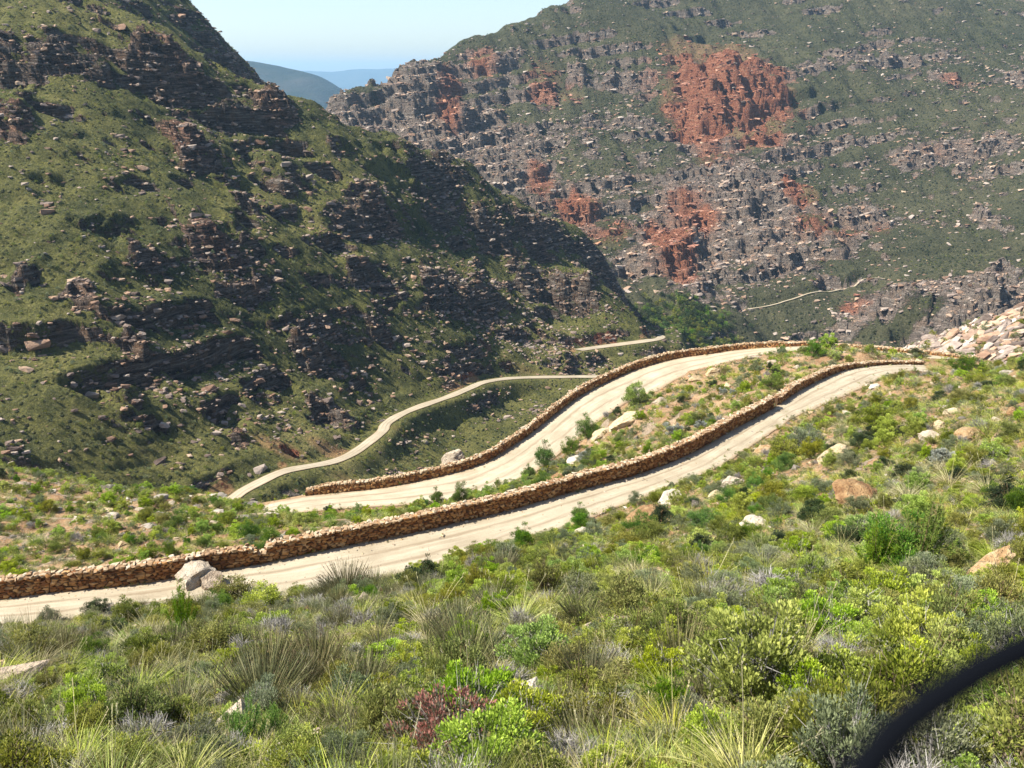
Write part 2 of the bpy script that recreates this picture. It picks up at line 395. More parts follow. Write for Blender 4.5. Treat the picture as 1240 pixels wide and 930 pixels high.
LX, LY = fan_grid(112, 490, 620, -0.74, 0.27, 560, 0)
LZ0 = left_tps(LX, LY)
left0 = GridSurf(LX, LY, LZ0)
left_bands = [([(-40, 62), (20, 78), (60, 82), (110, 88), (150, 100)], 30, 16), ([(128, 62), (150, 84), (200, 105), (240, 112), (262, 100)], 40, 12),
    ([(150, 92), (175, 96)], 22, 8),
    ([(-30, 160), (15, 172), (45, 176)], 46, 12), ([(190, 186), (225, 206), (262, 206), (268, 180)], 42, 12), ([(255, 150), (300, 150), (345, 146), (378, 142)], 30, 12),
    ([(275, 150), (300, 190), (330, 232)], 26, 8), ([(285, 250), (310, 254), (325, 246)], 22, 8),
    ([(145, 318), (185, 326), (215, 320)], 24, 8), ([(205, 306), (240, 318), (290, 318), (325, 300)], 34, 10), ([(250, 345), (290, 362), (335, 352)], 20, 8),
    ([(345, 225), (372, 232), (380, 220)], 22, 7), ([(390, 282), (440, 284), (495, 276), (530, 268), (545, 255)], 32, 10), ([(400, 200), (440, 205), (490, 205)], 12, 8),
    ([(495, 214), (530, 218), (565, 208), (572, 196)], 26, 10), ([(575, 292), (630, 300), (690, 292), (700, 300)], 26, 8), ([(625, 345), (665, 360), (700, 374), (736, 378)], 44, 9),
    ([(515, 378), (560, 378), (600, 376), (612, 360)], 42, 10), ([(60, 345), (90, 362), (130, 395)], 18, 8), ([(110, 465), (140, 500), (175, 515)], 34, 10), ([(130, 400), (160, 420), (190, 440)], 18, 8),
    ([(345, 420), (390, 440), (420, 445)], 28, 9), ([(415, 330), (460, 345), (500, 350)], 14, 8), ([(0, 335), (40, 345)], 22, 8), ([(270, 520), (310, 540)], 14, 8), ([(360, 470), (400, 500), (430, 520)], 16, 8),
    ([(440, 400), (480, 415)], 16, 8), ([(560, 310), (590, 335), (615, 360)], 14, 6)]
lb = bands_to_world(left_bands, left0, 115, 450, 0.80)
lz = LZ0 + 2.6 * fbm(LX / 46, LY / 46, 11, 5) + 0.9 * fbm(LX / 11, LY / 11, 12, 5, 0.55)
# gullies running down the fall line and low rock steps between the big crags
a_ = 0.55 * LX + 0.83 * LY; b_ = 0.83 * LX - 0.55 * LY
lz += -3.0 * np.maximum(0, fbm(b_ / 24, a_ / 90, 21, 4, ridged=True) - 0.25)
zz = lz + 0.13 * LX + 1.7 * fbm(LX / 26, LY / 26, 17, 4); q = zz / 7.5; f = q - np.floor(q)
stepm = sstep(-0.05, 0.25, fbm(LX / 60, LY / 16, 18, 4))
roughm = np.clip(stepm, 0, 1)
lz += roughm * ((np.floor(q) + sstep(0.72, 0.9, f)) * 7.5 - q * 7.5) * 0.80
LZ, lrock = apply_bands(LX, LY, lz, lb, 61, 3.2)
def snap(pix, t0, t1, w):
    g = GridSurf(LX, LY, LZ); q = [march(px, py, g, t0, t1) for px, py in pix]; q = smooth_poly([a for a in q if a is not None], 8); q, _ = resample(q, 2.0)
    for c in range(3): q[:, c] = np.convolve(np.pad(q[:, c], w, mode='reflect', reflect_type='odd'), np.ones(2 * w + 1) / (2 * w + 1), 'valid')
    return q
far_road_c = snap([(700, 424), (720, 421), (742, 418), (760, 416), (775, 413.5), (795, 411), (801, 407.5), (794, 405)], 300, 440, 4)
LZpre = LZ.copy(); lca, lcb = offs(lrc, 1.7); lcc, lcd = offs(far_road_c, 2.0)
LZ, LD1 = carve(LX, LY, LZ, lca, lcb, 5.0, -0.10)
LZ, LD2 = carve(LX, LY, LZ, lcc, lcd, 5.0, -0.10)
LCUT = sstep(0.15, 1.2, LZpre - LZ)
# blocky relief where it is rock
ln = grid_slope(LX, LY, LZ); steep = sstep(0.70, 0.46, ln[..., 2])
LROCK = np.clip(np.maximum(lrock * 0.95, steep) , 0, 1)
cv, cb = cell(LX / 2.3 + LZ / 5, LY / 2.3 - LZ / 3, 71); cv2, cb2 = cell(LX / 1.0, LY / 1.0 + LZ, 73)
LROCK *= 1 - blobs(LX, LY, left0, 115, 480, [(560, 520, 110, 45, .95), (480, 560, 60, 30, .9), (660, 480, 90, 22, .95), (620, 440, 100, 14, .5), (60, 500, 90, 60, .75), (60, 230, 120, 34, .7), (250, 240, 50, 24, .8), (440, 172, 80, 34, .9), (470, 225, 80, 18, .85), (590, 240, 50, 18, .5), (520, 300, 90, 18, .75), (330, 190, 30, 22, .7), (160, 330, 60, 24, .6), (60, 420, 80, 40, .6)])
offroad = sstep(0, 3, np.minimum(LD1, LD2))
LZ += LROCK * offroad * ((cv - .5) * 1.9 * sstep(0, .12, cb) + (cv2 - .5) * 0.8)
def beds(X, Y, Z, rock, h, tx, ty, seed, amt):
    zz = (Z + tx * X + ty * Y + h * 1.4 * fbm(X / (h * 9), Y / (h * 9), seed, 4)) / h; f = zz - np.floor(zz)
    return Z + rock * amt * ((np.floor(zz) + sstep(0.6, 0.88, f)) - zz) * h
LZ = beds(LX, LY, LZ, LROCK * offroad, 2.6, 0.10, 0.0, 81, 0.95)
LZ = LZ - 40 * sstep(.195, .25, LX / LY)
left = GridSurf(LX, LY, LZ)

# ================================================================== RIGHT MOUNTAIN
rp = [(780, 430, 430), (850, 402, 440), (1000, 415, 455), (1100, 405, 430), (1240, 400, 400), (1400, 400, 380), (930, 425, 440), (1050, 430, 430), (1150, 420, 415),
      (760, 360, 460), (850, 350, 478), (950, 340, 500), (1050, 330, 505), (1150, 310, 505), (1240, 300, 490), (1400, 280, 480),
      (640, 300, 500), (740, 260, 545), (850, 250, 560), (1000, 230, 580), (1120, 230, 590), (1240, 200, 590),
      (500, 190, 560), (620, 180, 590), (740, 160, 630), (850, 155, 635), (1000, 130, 660), (1150, 120, 680), (1240, 100, 690),
      (400, 190, 560), (450, 130, 600), (560, 100, 650), (700, 80, 690), (850, 60, 705), (1000, 60, 725), (1150, 60, 745),
      (395, 128, 590), (420, 98, 600), (450, 92, 618), (500, 70, 650), (560, 47, 690), (620, 26, 725), (700, -3, 770), (800, 15, 770), (800, -38, 860), (900, 20, 800), (1000, -48, 900), (1100, -25, 900), (1198, 0, 930), (1260, -22, 920), (1400, -40, 900), (1240, 40, 800),
      (395, 300, 520), (560, 330, 480)]
rpts = [P(*p) for p in rp]
for p, d, dz in [((395, 128, 590), (-10, 70), -60), ((450, 92, 618), (-10, 80), -60), ((500, 70, 650), (-20, 80), -60), ((560, 47, 690), (-20, 90), -60), ((620, 26, 725), (-20, 90), -60), ((700, -3, 770), (-20, 100), -60),
                 ((800, -38, 860), (-10, 100), -50), ((1000, -48, 900), (0, 110), -50), ((1198, 0, 930), (0, 120), -50), ((1400, -40, 900), (0, 120), -50)]:
    rpts.append(beyond(P(*p), d, dz))
right_tps = TPS(rpts, 1e-5)
RX, RY = fan_grid(385, 1060, 560, -0.30, 0.72, 560, 0)
RZ0 = right_tps(RX, RY); right0 = GridSurf(RX, RY, RZ0)
right_bands = [([(812, 126), (850, 152), (905, 140), (950, 120), (958, 100)], 90, 60), ([(815, 80), (850, 95), (900, 92), (940, 84)], 20, 30), ([(900, 88), (960, 84), (1020, 75)], 14, 14), ([(1010, 72), (1060, 72), (1100, 60)], 14, 12), ([(1120, 88), (1165, 98)], 18, 12),
    ([(1080, 192), (1130, 196), (1180, 190), (1240, 170)], 22, 14), ([(1170, 250), (1195, 266), (1210, 250)], 24, 10), ([(790, 330), (830, 325), (850, 300), (860, 280)], 44, 20), ([(870, 240), (910, 250), (960, 235), (975, 210)], 26, 12),
    ([(680, 90), (720, 96), (780, 95), (805, 90)], 22, 14), ([(530, 120), (550, 145), (570, 150)], 42, 14), ([(640, 115), (680, 120)], 26, 12), ([(650, 235), (690, 250), (710, 262)], 34, 14),
    ([(400, 124), (420, 128), (445, 126)], 10, 12), ([(460, 130), (500, 140), (530, 120)], 30, 14), ([(420, 165), (470, 175), (500, 178)], 22, 12), ([(700, 270), (740, 285)], 22, 12), ([(600, 150), (640, 170)], 20, 12),
    ([(960, 250), (1000, 262), (1050, 262), (1090, 270)], 20, 12), ([(940, 275), (1000, 290), (1060, 285)], 20, 12), ([(560, 75), (590, 80), (640, 62)], 14, 12), ([(1000, 170), (1060, 160)], 10, 12), ([(700, 145), (760, 150), (820, 150)], 14, 12),
    ([(480, 100), (520, 108), (560, 92)], 22, 10), ([(900, 290), (930, 310), (950, 330)], 22, 10), ([(850, 200), (880, 215), (895, 235)], 26, 10),
    ([(1035, 378), (1070, 396), (1120, 394), (1180, 386), (1215, 376), (1232, 350)], 48, 22), ([(1190, 330), (1240, 330)], 26, 14)]
rb = bands_to_world(right_bands, right0, 390, 1050, 0.60)
rz = RZ0 + 5.5 * fbm(RX / 95, RY / 95, 111, 5) + 2.0 * fbm(RX / 22, RY / 22, 112, 5, 0.55)
b2 = 0.97 * RX + 0.2 * RY; a2 = -0.2 * RX + 0.97 * RY
gul = fbm(b2 / 45, a2 / 170, 121, 4, ridged=True)
rz += -9.0 * np.maximum(0, gul - 0.2)
cst = lambda px, py, t: P(px, py, t)
cragm = np.zeros(RX.shape)
for px, py, t, rx, ry, am in [(460, 120, 610, 45, 60, 1), (560, 130, 620, 70, 60, .9), (700, 160, 600, 90, 70, .6), (700, 240, 550, 70, 40, .7), (850, 240, 560, 60, 60, .9), (900, 290, 530, 70, 40, .9), (820, 310, 495, 40, 40, 1), (880, 110, 640, 60, 60, 1),
                              (1000, 260, 560, 70, 30, .7), (1150, 190, 620, 60, 40, .5), (1120, 70, 730, 60, 50, .5), (600, 280, 500, 60, 50, .5), (1100, 355, 445, 50, 24, 1), (1240, 80, 700, 30, 50, .8), (480, 230, 560, 60, 60, .6)]:
    c = cst(px, py, t); cragm = np.maximum(cragm, am * np.exp(-(((RX - c[0]) / rx) ** 2 + ((RY - c[1]) / ry) ** 2)))
cragm = cragm * sstep(-0.35, 0.25, fbm(RX / 30, RY / 30, 133, 4)) 
zz = rz - 0.12 * RX + 4 * fbm(RX / 50, RY / 50, 131, 4); q = zz / 12.0; f = q - np.floor(q)
rz += np.clip(cragm * 1.1 + 0.8 * sstep(-0.05, 0.3, fbm(RX / 120, RY / 40, 132, 4)), 0, 1) * ((np.floor(q) + sstep(0.66, 0.88, f)) * 12 - q * 12) * 0.72
RZ, rrock = apply_bands(RX, RY, rz, rb, 161, 6.0)
cragm = np.maximum(cragm, 1.3 * blobs(RX, RY, right0, 390, 1050, [(1100, 362, 75, 26, 1), (1185, 350, 50, 30, 1), (1055, 375, 34, 16, 1), (450, 120, 60, 50, 1), (520, 150, 70, 60, .9), (600, 190, 80, 50, .7), (900, 240, 70, 60, .8), (830, 290, 60, 40, .9), (930, 300, 60, 30, .7)]))
cragm = cragm * (1 - .9 * blobs(RX, RY, right0, 390, 1050, [(446, 98, 22, 14, 1), (425, 106, 16, 10, 1)]))
rwx = RX + 22 * fbm(RX / 60, RY / 60, 141, 3); rwy = RY + 22 * fbm(RX / 60, RY / 60, 145, 3)
RZ = RZ + np.clip(cragm, 0, 1.2) * (4.2 * fbm(rwx / 18, rwy / 50, 147, 5, 0.6, ridged=True) - 1.2)
RZ = RZ + 8.0 * blobs(RX, RY, right0, 390, 1050, [(1110, 372, 70, 22, 1), (1190, 356, 46, 26, 1)])
rn = grid_slope(RX, RY, RZ); rsteep = sstep(0.74, 0.50, rn[..., 2])
RROCK = np.clip(np.maximum(rrock * .95, rsteep) + cragm * 0.85, 0, 1) * (1 - blobs(RX, RY, right0, 390, 1050, [(1040, 410, 110, 14, 1), (930, 395, 60, 16, .8), (1000, 110, 70, 14, .8), (900, 45, 160, 16, .9), (1150, 290, 70, 24, .9)]))
RROCK = RROCK * (1 - .75 * blobs(RX, RY, right0, 390, 1050, [(446, 98, 22, 14, 1)]))
cv, cb = cell(RX / 4.5 + RZ / 9, RY / 4.5 - RZ / 6, 171); cv2, cb2 = cell(RX / 2.0, RY / 2.0 + RZ / 2, 173)
RZ += RROCK * ((cv - .5) * 3.6 * sstep(0, .12, cb) + (cv2 - .5) * 2.4)
RZ = beds(RX, RY, RZ, RROCK, 5.0, -0.16, 0.0, 181, 0.85)
def no_spikes(Z, k, cap):
    B = np.pad(Z, k, mode='edge'); ker = np.ones(2 * k + 1) / (2 * k + 1)
    B = np.apply_along_axis(lambda v: np.convolve(v, ker, 'valid'), 0, B); B = np.apply_along_axis(lambda v: np.convolve(v, ker, 'valid'), 1, B)
    d = Z - B; return np.where(d > cap, B + cap + 0.15 * (d - cap), Z)
RZ = no_spikes(RZ, 6, 4.5)
right = GridSurf(RX, RY, RZ)
RRED = blobs(RX, RY, right0, 390, 1050, [(880, 100, 80, 62, 1.3), (840, 60, 40, 30, 1.2), (850, 145, 40, 20, 1.2), (545, 110, 18, 45, 1), (660, 100, 30, 25, .9), (690, 110, 25, 18, .9), (545, 135, 15, 20, 1), (655, 210, 20, 30, 1), (700, 245, 30, 28, 1),
    (810, 300, 34, 60, .95), (835, 250, 40, 36, .7), (970, 230, 26, 18, 1), (870, 180, 50, 20, .5), (1000, 270, 60, 20, .55), (1060, 275, 40, 15, .5), (580, 70, 25, 18, .6), (730, 270, 40, 30, .7), (1040, 365, 30, 20, .7), (1160, 92, 20, 12, .5), (1140, 185, 40, 10, .3)])
RRED = np.clip(RRED, 0, 1.3) ** 0.8 * (0.75 + 0.5 * sstep(-.3, .3, fbm(rwx / 25, rwy / 40, 149, 4)))
LRED = blobs(LX, LY, left0, 115, 450, [(215, 170, 40, 30, .38), (20, 150, 40, 25, .38), (260, 295, 60, 22, .38), (460, 262, 60, 22, .34), (200, 60, 60, 40, .3), (330, 135, 40, 15, .36), (640, 280, 60, 20, .3), (380, 340, 50, 30, .25), (340, 545, 50, 16, .8), (400, 545, 40, 14, .8), (120, 370, 50, 40, .25),
    (430, 590, 40, 14, .7), (490, 530, 40, 12, .6), (640, 445, 70, 8, .6)])

# ================================================================== ROCKY SHOULDER on the right, close behind the bend
SX, SY = fan_grid(92, 190, 200, 0.36, 0.90, 220, 0)
spts = [P(*p) for p in [(1130, 436, 112), (1180, 440, 108), (1240, 445, 104), (1300, 440, 100), (1150, 412, 128), (1200, 392, 134), (1240, 374, 140), (1320, 350, 145), (1420, 330, 150), (1420, 430, 105)]]
spts += [beyond(P(1150, 412, 128), (0, 30), -16), beyond(P(1200, 392, 134), (0, 32), -18), beyond(P(1240, 374, 140), (0, 34), -20), beyond(P(1420, 330, 150), (0, 35), -20), beyond(P(1120, 436, 112), (-12, 10), -14)]
shoulder_tps = TPS(spts, 1e-4)
SZ = shoulder_tps(SX, SY) + 0.7 * fbm(SX / 8, SY / 8, 211, 5)
cv, cb = cell(SX / 1.6 + SZ / 3, SY / 2.6, 213)
SZ += (cv - 0.5) * 1.5 * sstep(0, .1, cb)
shoulder = GridSurf(SX, SY, SZ)

path_c = [march(px, py, right, 390, 1050) for px, py in [(905, 376), (935, 369), (965, 361), (1000, 354), (1020, 350), (1032, 344), (1046, 338), (1058, 337), (1072, 337)]]
path_c, _ = resample(smooth_poly([a for a in path_c if a is not None], 10), 3.0)
pca, pcb = offs(path_c, 1.0); path_c[:, 2] = np.convolve(np.pad(right(path_c[:, 0], path_c[:, 1]), 3, mode='edge'), np.ones(7) / 7, 'valid'); pca[:, 2] = pcb[:, 2] = path_c[:, 2]
RZ, RD1 = carve(RX, RY, RZ, pca, pcb, 5.0, -0.3)
right = GridSurf(RX, RY, RZ)

# ================================================================== GROUND MATERIALS
def rock_nodes(n, scale, warm, red, strata=(0.10, 0.08, 0.75)):
    """bedded quartzite: grey weathered faces, ochre and red stains"""
    p = n.pos()
    st = n.pos(tuple(s * scale for s in strata))
    a = n.noise(st, 1.0, 6, 0.62, 2.2); b = n.noise(p, 0.35 * scale, 5, 0.6); c = n.noise(p, 2.2 * scale, 5, 0.65)
    grey = n.ramp(a, [(0.34, (0.026, 0.017, 0.013)), (0.48, (0.105, 0.074, 0.055)), (0.60, (0.21, 0.175, 0.142)), (0.74, (0.38, 0.335, 0.28))])
    ochre = n.ramp(c, [(0.28, (0.11, 0.062, 0.036)), (0.5, (0.31, 0.17, 0.085)), (0.72, (0.50, 0.31, 0.17))])
    redc = n.ramp(n.math('ADD', n.math('MULTIPLY', c, 0.5), n.math('MULTIPLY', a, 0.5)), [(0.32, (0.09, 0.028, 0.018)), (0.45, (0.20, 0.058, 0.032)), (0.52, (0.34, 0.115, 0.055)), (0.60, (0.40, 0.23, 0.15)), (0.72, (0.50, 0.38, 0.29))])
    k = n.math('MULTIPLY', n.step(b, 0.48, 0.66), warm)
    col = n.mix(k, grey, ochre)
    rr = n.step(n.math('ADD', red, n.math('MULTIPLY', n.math('SUBTRACT', a, 0.5), 1.8)), 0.22, 0.80)
    col = n.mix(rr, col, redc)
    h = n.math('ADD', n.math('MULTIPLY', a, 0.7), n.math('MULTIPLY', c, 0.45))
    v = n("ShaderNodeTexVoronoi", {'Scale': 1.3 * scale}, feature='DISTANCE_TO_EDGE'); n.set(v.inputs['Vector'], n.pos((1, 1, 2.2)))
    h = n.math('ADD', h, n.math('MULTIPLY', n.step(v.outputs[0], 0.0, 0.12), 0.35))
    crack = n.step(v.outputs[0], 0.0, 0.05)
    return n.mix(n.math('SUBTRACT', 0.55, n.math('MULTIPLY', crack, 0.55)), col, (0.03, 0.024, 0.02)), h

def mountain_mat(name, scale, grass_stops, warm, soil=(0.30, 0.170, 0.085), dots=1.0):
    m, t = new_mat(name); n = N(t); p = n.pos()
    rock = n.attr("rock"); red = n.attr("red")
    rc, rh = rock_nodes(n, scale, warm, red)
    if scale != 1.0: rc = n.mix(0.30, rc, n.mix(n.step(red, 0.3, 0.9), (0.40, 0.335, 0.285), (0.40, 0.20, 0.125)))
    big = n.noise(p, 0.020 * scale, 4, 0.6); mid = n.noise(p, 0.22 * scale, 5, 0.65); fine = n.noise(p, 1.6 * scale, 5, 0.75)
    g = n.math('ADD', n.math('MULTIPLY', big, 0.55), n.math('MULTIPLY', mid, 0.45))
    gc = n.ramp(g, grass_stops)
    # small shrubs and stones read as speckle on the turf
    v = n("ShaderNodeTexVoronoi", {'Scale': 0.75 * scale}); n.set(v.inputs['Vector'], p)
    spk = n.math('MULTIPLY', n.step(v.outputs['Distance'], 0.42, 0.18), n.step(n("ShaderNodeSeparateColor", {0: v.outputs['Color']}).outputs[0], 0.45, 0.7))
    gc = n.mix(n.math('MULTIPLY', spk, 0.75 * dots), gc, (0.028, 0.036, 0.016))
    gc = n.mix(n.math('MULTIPLY', n.step(fine, 0.40, 0.58), 0.8), gc, n.mix(0.6, gc, (0.022, 0.028, 0.014)))
    gc = n.mix(n.math('MULTIPLY', n.step(n.noise(p, 2.3 * scale, 3, 0.6), 0.57, 0.70), 0.5), gc, (0.25, 0.21, 0.13))
    gc = n.mix(n.math('MULTIPLY', n.step(red, 0.45, 0.9), 0.8 if scale == 1.0 else 0.35), gc, soil)
    # grass creeps in on rock through noise
    f = n.math('ADD', rock, n.math('MULTIPLY', n.math('SUBTRACT', mid, 0.5), 1.1))
    f = n.math('ADD', f, n.math('MULTIPLY', n.math('SUBTRACT', fine, 0.5), 0.9))
    f = n.step(f, 0.36 if scale == 1.0 else 0.27, 0.50 if scale == 1.0 else 0.42)
    col = n.mix(f, gc, rc)
    v2 = n.noise(p, 0.9 * scale, 6, 0.75)
    bh = n.math('ADD', n.math('MULTIPLY', rh, n.math('ADD', n.math('MULTIPLY', f, 1.0), 0.15)), n.math('MULTIPLY', v2, 0.55))
    bh = n.math('ADD', bh, n.math('MULTIPLY', spk, 0.5))
    nb = n.bump(bh, 2.2 / scale, 0.9)
    n.out(col, 0.95, nb, 0.12)
    return m
MAT_LEFT = mountain_mat("left_mountain_ground", 1.0,
    [(0.30, (0.028, 0.037, 0.013)), (0.44, (0.085, 0.087, 0.026)), (0.54, (0.155, 0.145, 0.040)), (0.64, (0.22, 0.19, 0.065)), (0.76, (0.20, 0.145, 0.08))], 0.35)
MAT_RIGHT = mountain_mat("right_mountain_ground", 0.55,
    [(0.30, (0.030, 0.033, 0.018)), (0.44, (0.054, 0.055, 0.028)), (0.56, (0.085, 0.080, 0.042)), (0.70, (0.14, 0.120, 0.070))], 0.5)

m, t = new_mat("near_slope_soil"); n = N(t); p = n.pos(); MAT_NEAR = m
rc, rh = rock_nodes(n, 2.2, 0.8, n.math('MULTIPLY', n.attr("red"), 1.0), (0.5, 0.4, 2.5))
a = n.noise(p, 0.35, 5, 0.6); b = n.noise(p, 5.0, 6, 0.7); c = n.noise(p, 28, 4, 0.7)
soil = n.ramp(n.math('ADD', n.math('MULTIPLY', a, 0.5), n.math('MULTIPLY', b, 0.5)), [(0.34, (0.13, 0.066, 0.033)), (0.47, (0.235, 0.135, 0.068)), (0.58, (0.34, 0.220, 0.120)), (0.72, (0.43, 0.32, 0.195))])
v = n("ShaderNodeTexVoronoi", {'Scale': 9.0}); n.set(v.inputs['Vector'], p)
peb = n.step(v.outputs['Distance'], 0.40, 0.22)
soil = n.mix(n.math('MULTIPLY', peb, 0.5), soil, n.ramp(n("ShaderNodeSeparateColor", {0: v.outputs['Color']}).outputs[1], [(0, (0.22, 0.16, 0.11)), (1, (0.60, 0.50, 0.38))]))
lit = n.step(n.noise(p, 1.1, 5, 0.7), 0.50, 0.60)
soil = n.mix(n.math('MULTIPLY', lit, 0.62), soil, n.mix(c, (0.045, 0.050, 0.022), (0.17, 0.155, 0.075)))
f = n.step(n.math('ADD', n.attr("rock"), n.math('MULTIPLY', n.math('SUBTRACT', b, 0.5), 0.8)), 0.35, 0.5)
col = n.mix(f, soil, n.mix(0.35, rc, (0.50, 0.38, 0.25)))
n.out(col, 0.95, n.bump(n.math('ADD', n.math('MULTIPLY', rh, f), n.math('ADD', b, n.math('MULTIPLY', peb, 0.25))), 0.12, 0.8), 0.15)

def road_mat(name, sc_):
    m, t = new_mat(name); n = N(t); p = n.pos()
    u = n.attr("across")             # 0 at one edge, 1 at the other
    a = n.noise(p, 0.45 * sc_, 5, 0.6); b = n.noise(p, 14 * sc_, 5, 0.75); c = n.noise(n.pos((1, 1, 1)), 60 * sc_, 3, 0.7)
    col = n.ramp(n.math('ADD', n.math('MULTIPLY', a, 0.6), n.math('MULTIPLY', b, 0.4)), [(0.32, (0.25, 0.200, 0.135)), (0.5, (0.345, 0.290, 0.205)), (0.68, (0.43, 0.370, 0.275))])
    # two packed wheel lanes, loose gravel between and along the edges
    w1 = n.math('ADD', u, n.math('MULTIPLY', n.math('SUBTRACT', a, 0.5), 0.16))
    lanes = n.math('ABSOLUTE', n.math('SINE', n.math('MULTIPLY', w1, 3.0 * math.pi)))
    col = n.mix(n.math('MULTIPLY', n.step(lanes, 0.55, 0.05), 0.62), col, (0.20, 0.145, 0.090))
    streak = n.noise(n("ShaderNodeCombineXYZ", {0: n.math('MULTIPLY', u, 14.0), 1: n.math('MULTIPLY', n.attr("along"), 0.25 * sc_), 2: 0.0}), 1.0, 4, 0.6)
    col = n.mix(n.math('MULTIPLY', n.step(streak, 0.45, 0.7), 0.40), col, (0.50, 0.44, 0.335))
    edge = n.step(n.math('ABSOLUTE', n.math('SUBTRACT', w1, 0.5)), 0.36, 0.50)
    col = n.mix(n.math('MULTIPLY', edge, 0.55), col, (0.25, 0.155, 0.085))
    v = n("ShaderNodeTexVoronoi", {'Scale': 11.0 * sc_}); n.set(v.inputs['Vector'], p)
    peb = n.math('MULTIPLY', n.step(v.outputs['Distance'], 0.30, 0.15), n.step(n("ShaderNodeSeparateColor", {0: v.outputs['Color']}).outputs[0], 0.6, 0.75))
    col = n.mix(n.math('MULTIPLY', peb, 0.5), col, n.mix(c, (0.16, 0.11, 0.07), (0.56, 0.49, 0.38)))
    n.out(col, 0.92, n.bump(n.math('ADD', b, n.math('ADD', n.math('MULTIPLY', peb, .5), n.math('MULTIPLY', lanes, 0.15))), 0.035, 0.55), 0.15)
    return m
MAT_ROAD = road_mat("pale_gravel", 1.0); MAT_ROAD_FAR = road_mat("pale_gravel_far", 0.4)

# ================================================================== SHEETS
ncnt = 0
def sheet(name, X, Y, Z, mat, attrs, **k):
    V = np.stack([X, Y, Z], -1).reshape(-1, 3)
    me = mesh_np(name, V, grid_faces(*X.shape), [mat], True, {a: b.ravel() for a, b in attrs.items()})
    return obj(name, me, kind='structure', **k)
nn = grid_slope(NX, NY, NZ)
nr = np.clip(NROCK * 0.9 + sstep(0.80, 0.62, nn[..., 2]) * 0.7, 0, 1) * sstep(0.0, 0.6, np.minimum(ND1, ND2))
NRED = blobs(NX, NY, near, 4, 120, [(850, 600, 70, 14, .5), (1180, 520, 60, 40, .5), (300, 780, 60, 30, .4), (200, 640, 120, 20, .6), (790, 500, 60, 22, .5), (700, 560, 60, 20, .7)])
sheet("hillside", NX, NY, NZ, MAT_NEAR, {"rock": nr, "red": NRED}, label="sunlit scrub hillside of orange soil that carries both gravel roads")
lr = LROCK * sstep(0.5, 4, np.minimum(LD1, LD2)); cut = np.exp(-((np.minimum(LD1, LD2) - 1.6) / 3.4) ** 2) * LCUT * (0.35 + 0.85 * sstep(-.15, .2, fbm(LX / 12, LY / 12, 19, 3)))
sheet("left_mountain", LX, LY, LZ, MAT_LEFT, {"rock": np.clip(lr + 0.3 * cut, 0, 1), "red": np.clip(np.maximum(LRED, cut * 1.0), 0, 1.3)}, label="shaded green mountainside with dark rock bands at left")
sheet("right_mountain", RX, RY, RZ, MAT_RIGHT, {"rock": RROCK, "red": RRED}, label="large craggy mountain with red cliffs across the valley")
m, t = new_mat("shoulder_rock"); n = N(t); MAT_SH = m
rc, rh = rock_nodes(n, 1.4, 0.9, n.math('MULTIPLY', n.noise(n.pos(), 0.2, 3), 0.75), (0.5, 0.4, 2.0))
g = n.step(n.noise(n.pos(), 0.5, 5, 0.7), 0.50, 0.58)
n.out(n.mix(n.math('MULTIPLY', g, 0.9), n.mix(0.35, rc, (0.46, 0.38, 0.29)), (0.085, 0.095, 0.035)), 0.95, n.bump(rh, 0.6, 0.9), 0.15)
sheet("rocky_shoulder_hill", SX, SY, SZ, MAT_SH, {"rock": SZ * 0 + 1, "red": SZ * 0}, label="pale rocky hill shoulder behind the road bend at right")

# far ranges and the plain that reaches the horizon
m, t = new_mat("far_range_ground"); n = N(t); MAT_FAR = m
a = n.noise(n.pos((1, 1, 3)), 0.004, 8, 0.65)
n.out(n.ramp(a, [(0.38, (0.008, 0.015, 0.010)), (0.5, (0.018, 0.026, 0.015)), (0.68, (0.045, 0.042, 0.032))]), 0.95, n.bump(a, 60, 0.8), 0.1)
def far_range(name, crest, t, depth, base, seed, amp, label, nx=220, ny=60):
    pts = smooth_poly([P(px, py, t) for px, py in crest], 10); pts, _ = resample(pts, np.hypot(*(pts[-1] - pts[0])[:2]) / nx)
    s = np.linspace(-1, 1, ny)
    X = pts[:, 0][:, None] + 0 * s; Y = pts[:, 1][:, None] + depth * s[None, :]
    prof = (1 - np.abs(s)) ** 0.8
    Z = base + (pts[:, 2][:, None] - base) * prof[None, :] + amp * fbm(X / (amp * 9), Y / (amp * 9), seed, 6, 0.55, ridged=True) * (np.abs(s)[None, :] ** 0.5 + 0.08)
    sheet(name, X, Y, Z, MAT_FAR, {}, label=label)
far_range("far_hill", [(-700, 70), (-300, 74), (0, 72), (200, 72), (262, 75), (300, 75), (335, 80), (370, 88), (395, 97), (415, 110), (450, 135), (600, 175)], 3400, 1100, -450, 301, 90, "dark blue flat-topped hill in the gap between the mountains")
far_range("far_mountain_range", [(-1500, 80), (-800, 84), (0, 84), (200, 86), (350, 86), (400, 87), (435, 84), (462, 84), (520, 83), (900, 82), (2000, 80), (2800, 82)], 12000, 3000, -900, 311, 120, "pale blue range along the horizon between the mountains", nx=400)
me = mesh_np("valley_ground", np.array([[-25000, -300, -150], [25000, -300, -150], [25000, 1000, -175], [-25000, 1000, -175], [25000, 16000, -600], [-25000, 16000, -600]]), np.array([[0, 1, 2, 3], [3, 2, 4, 5]]), [MAT_FAR])
obj("valley_ground", me, kind='structure', label="low valley floor beneath and beyond the mountains")

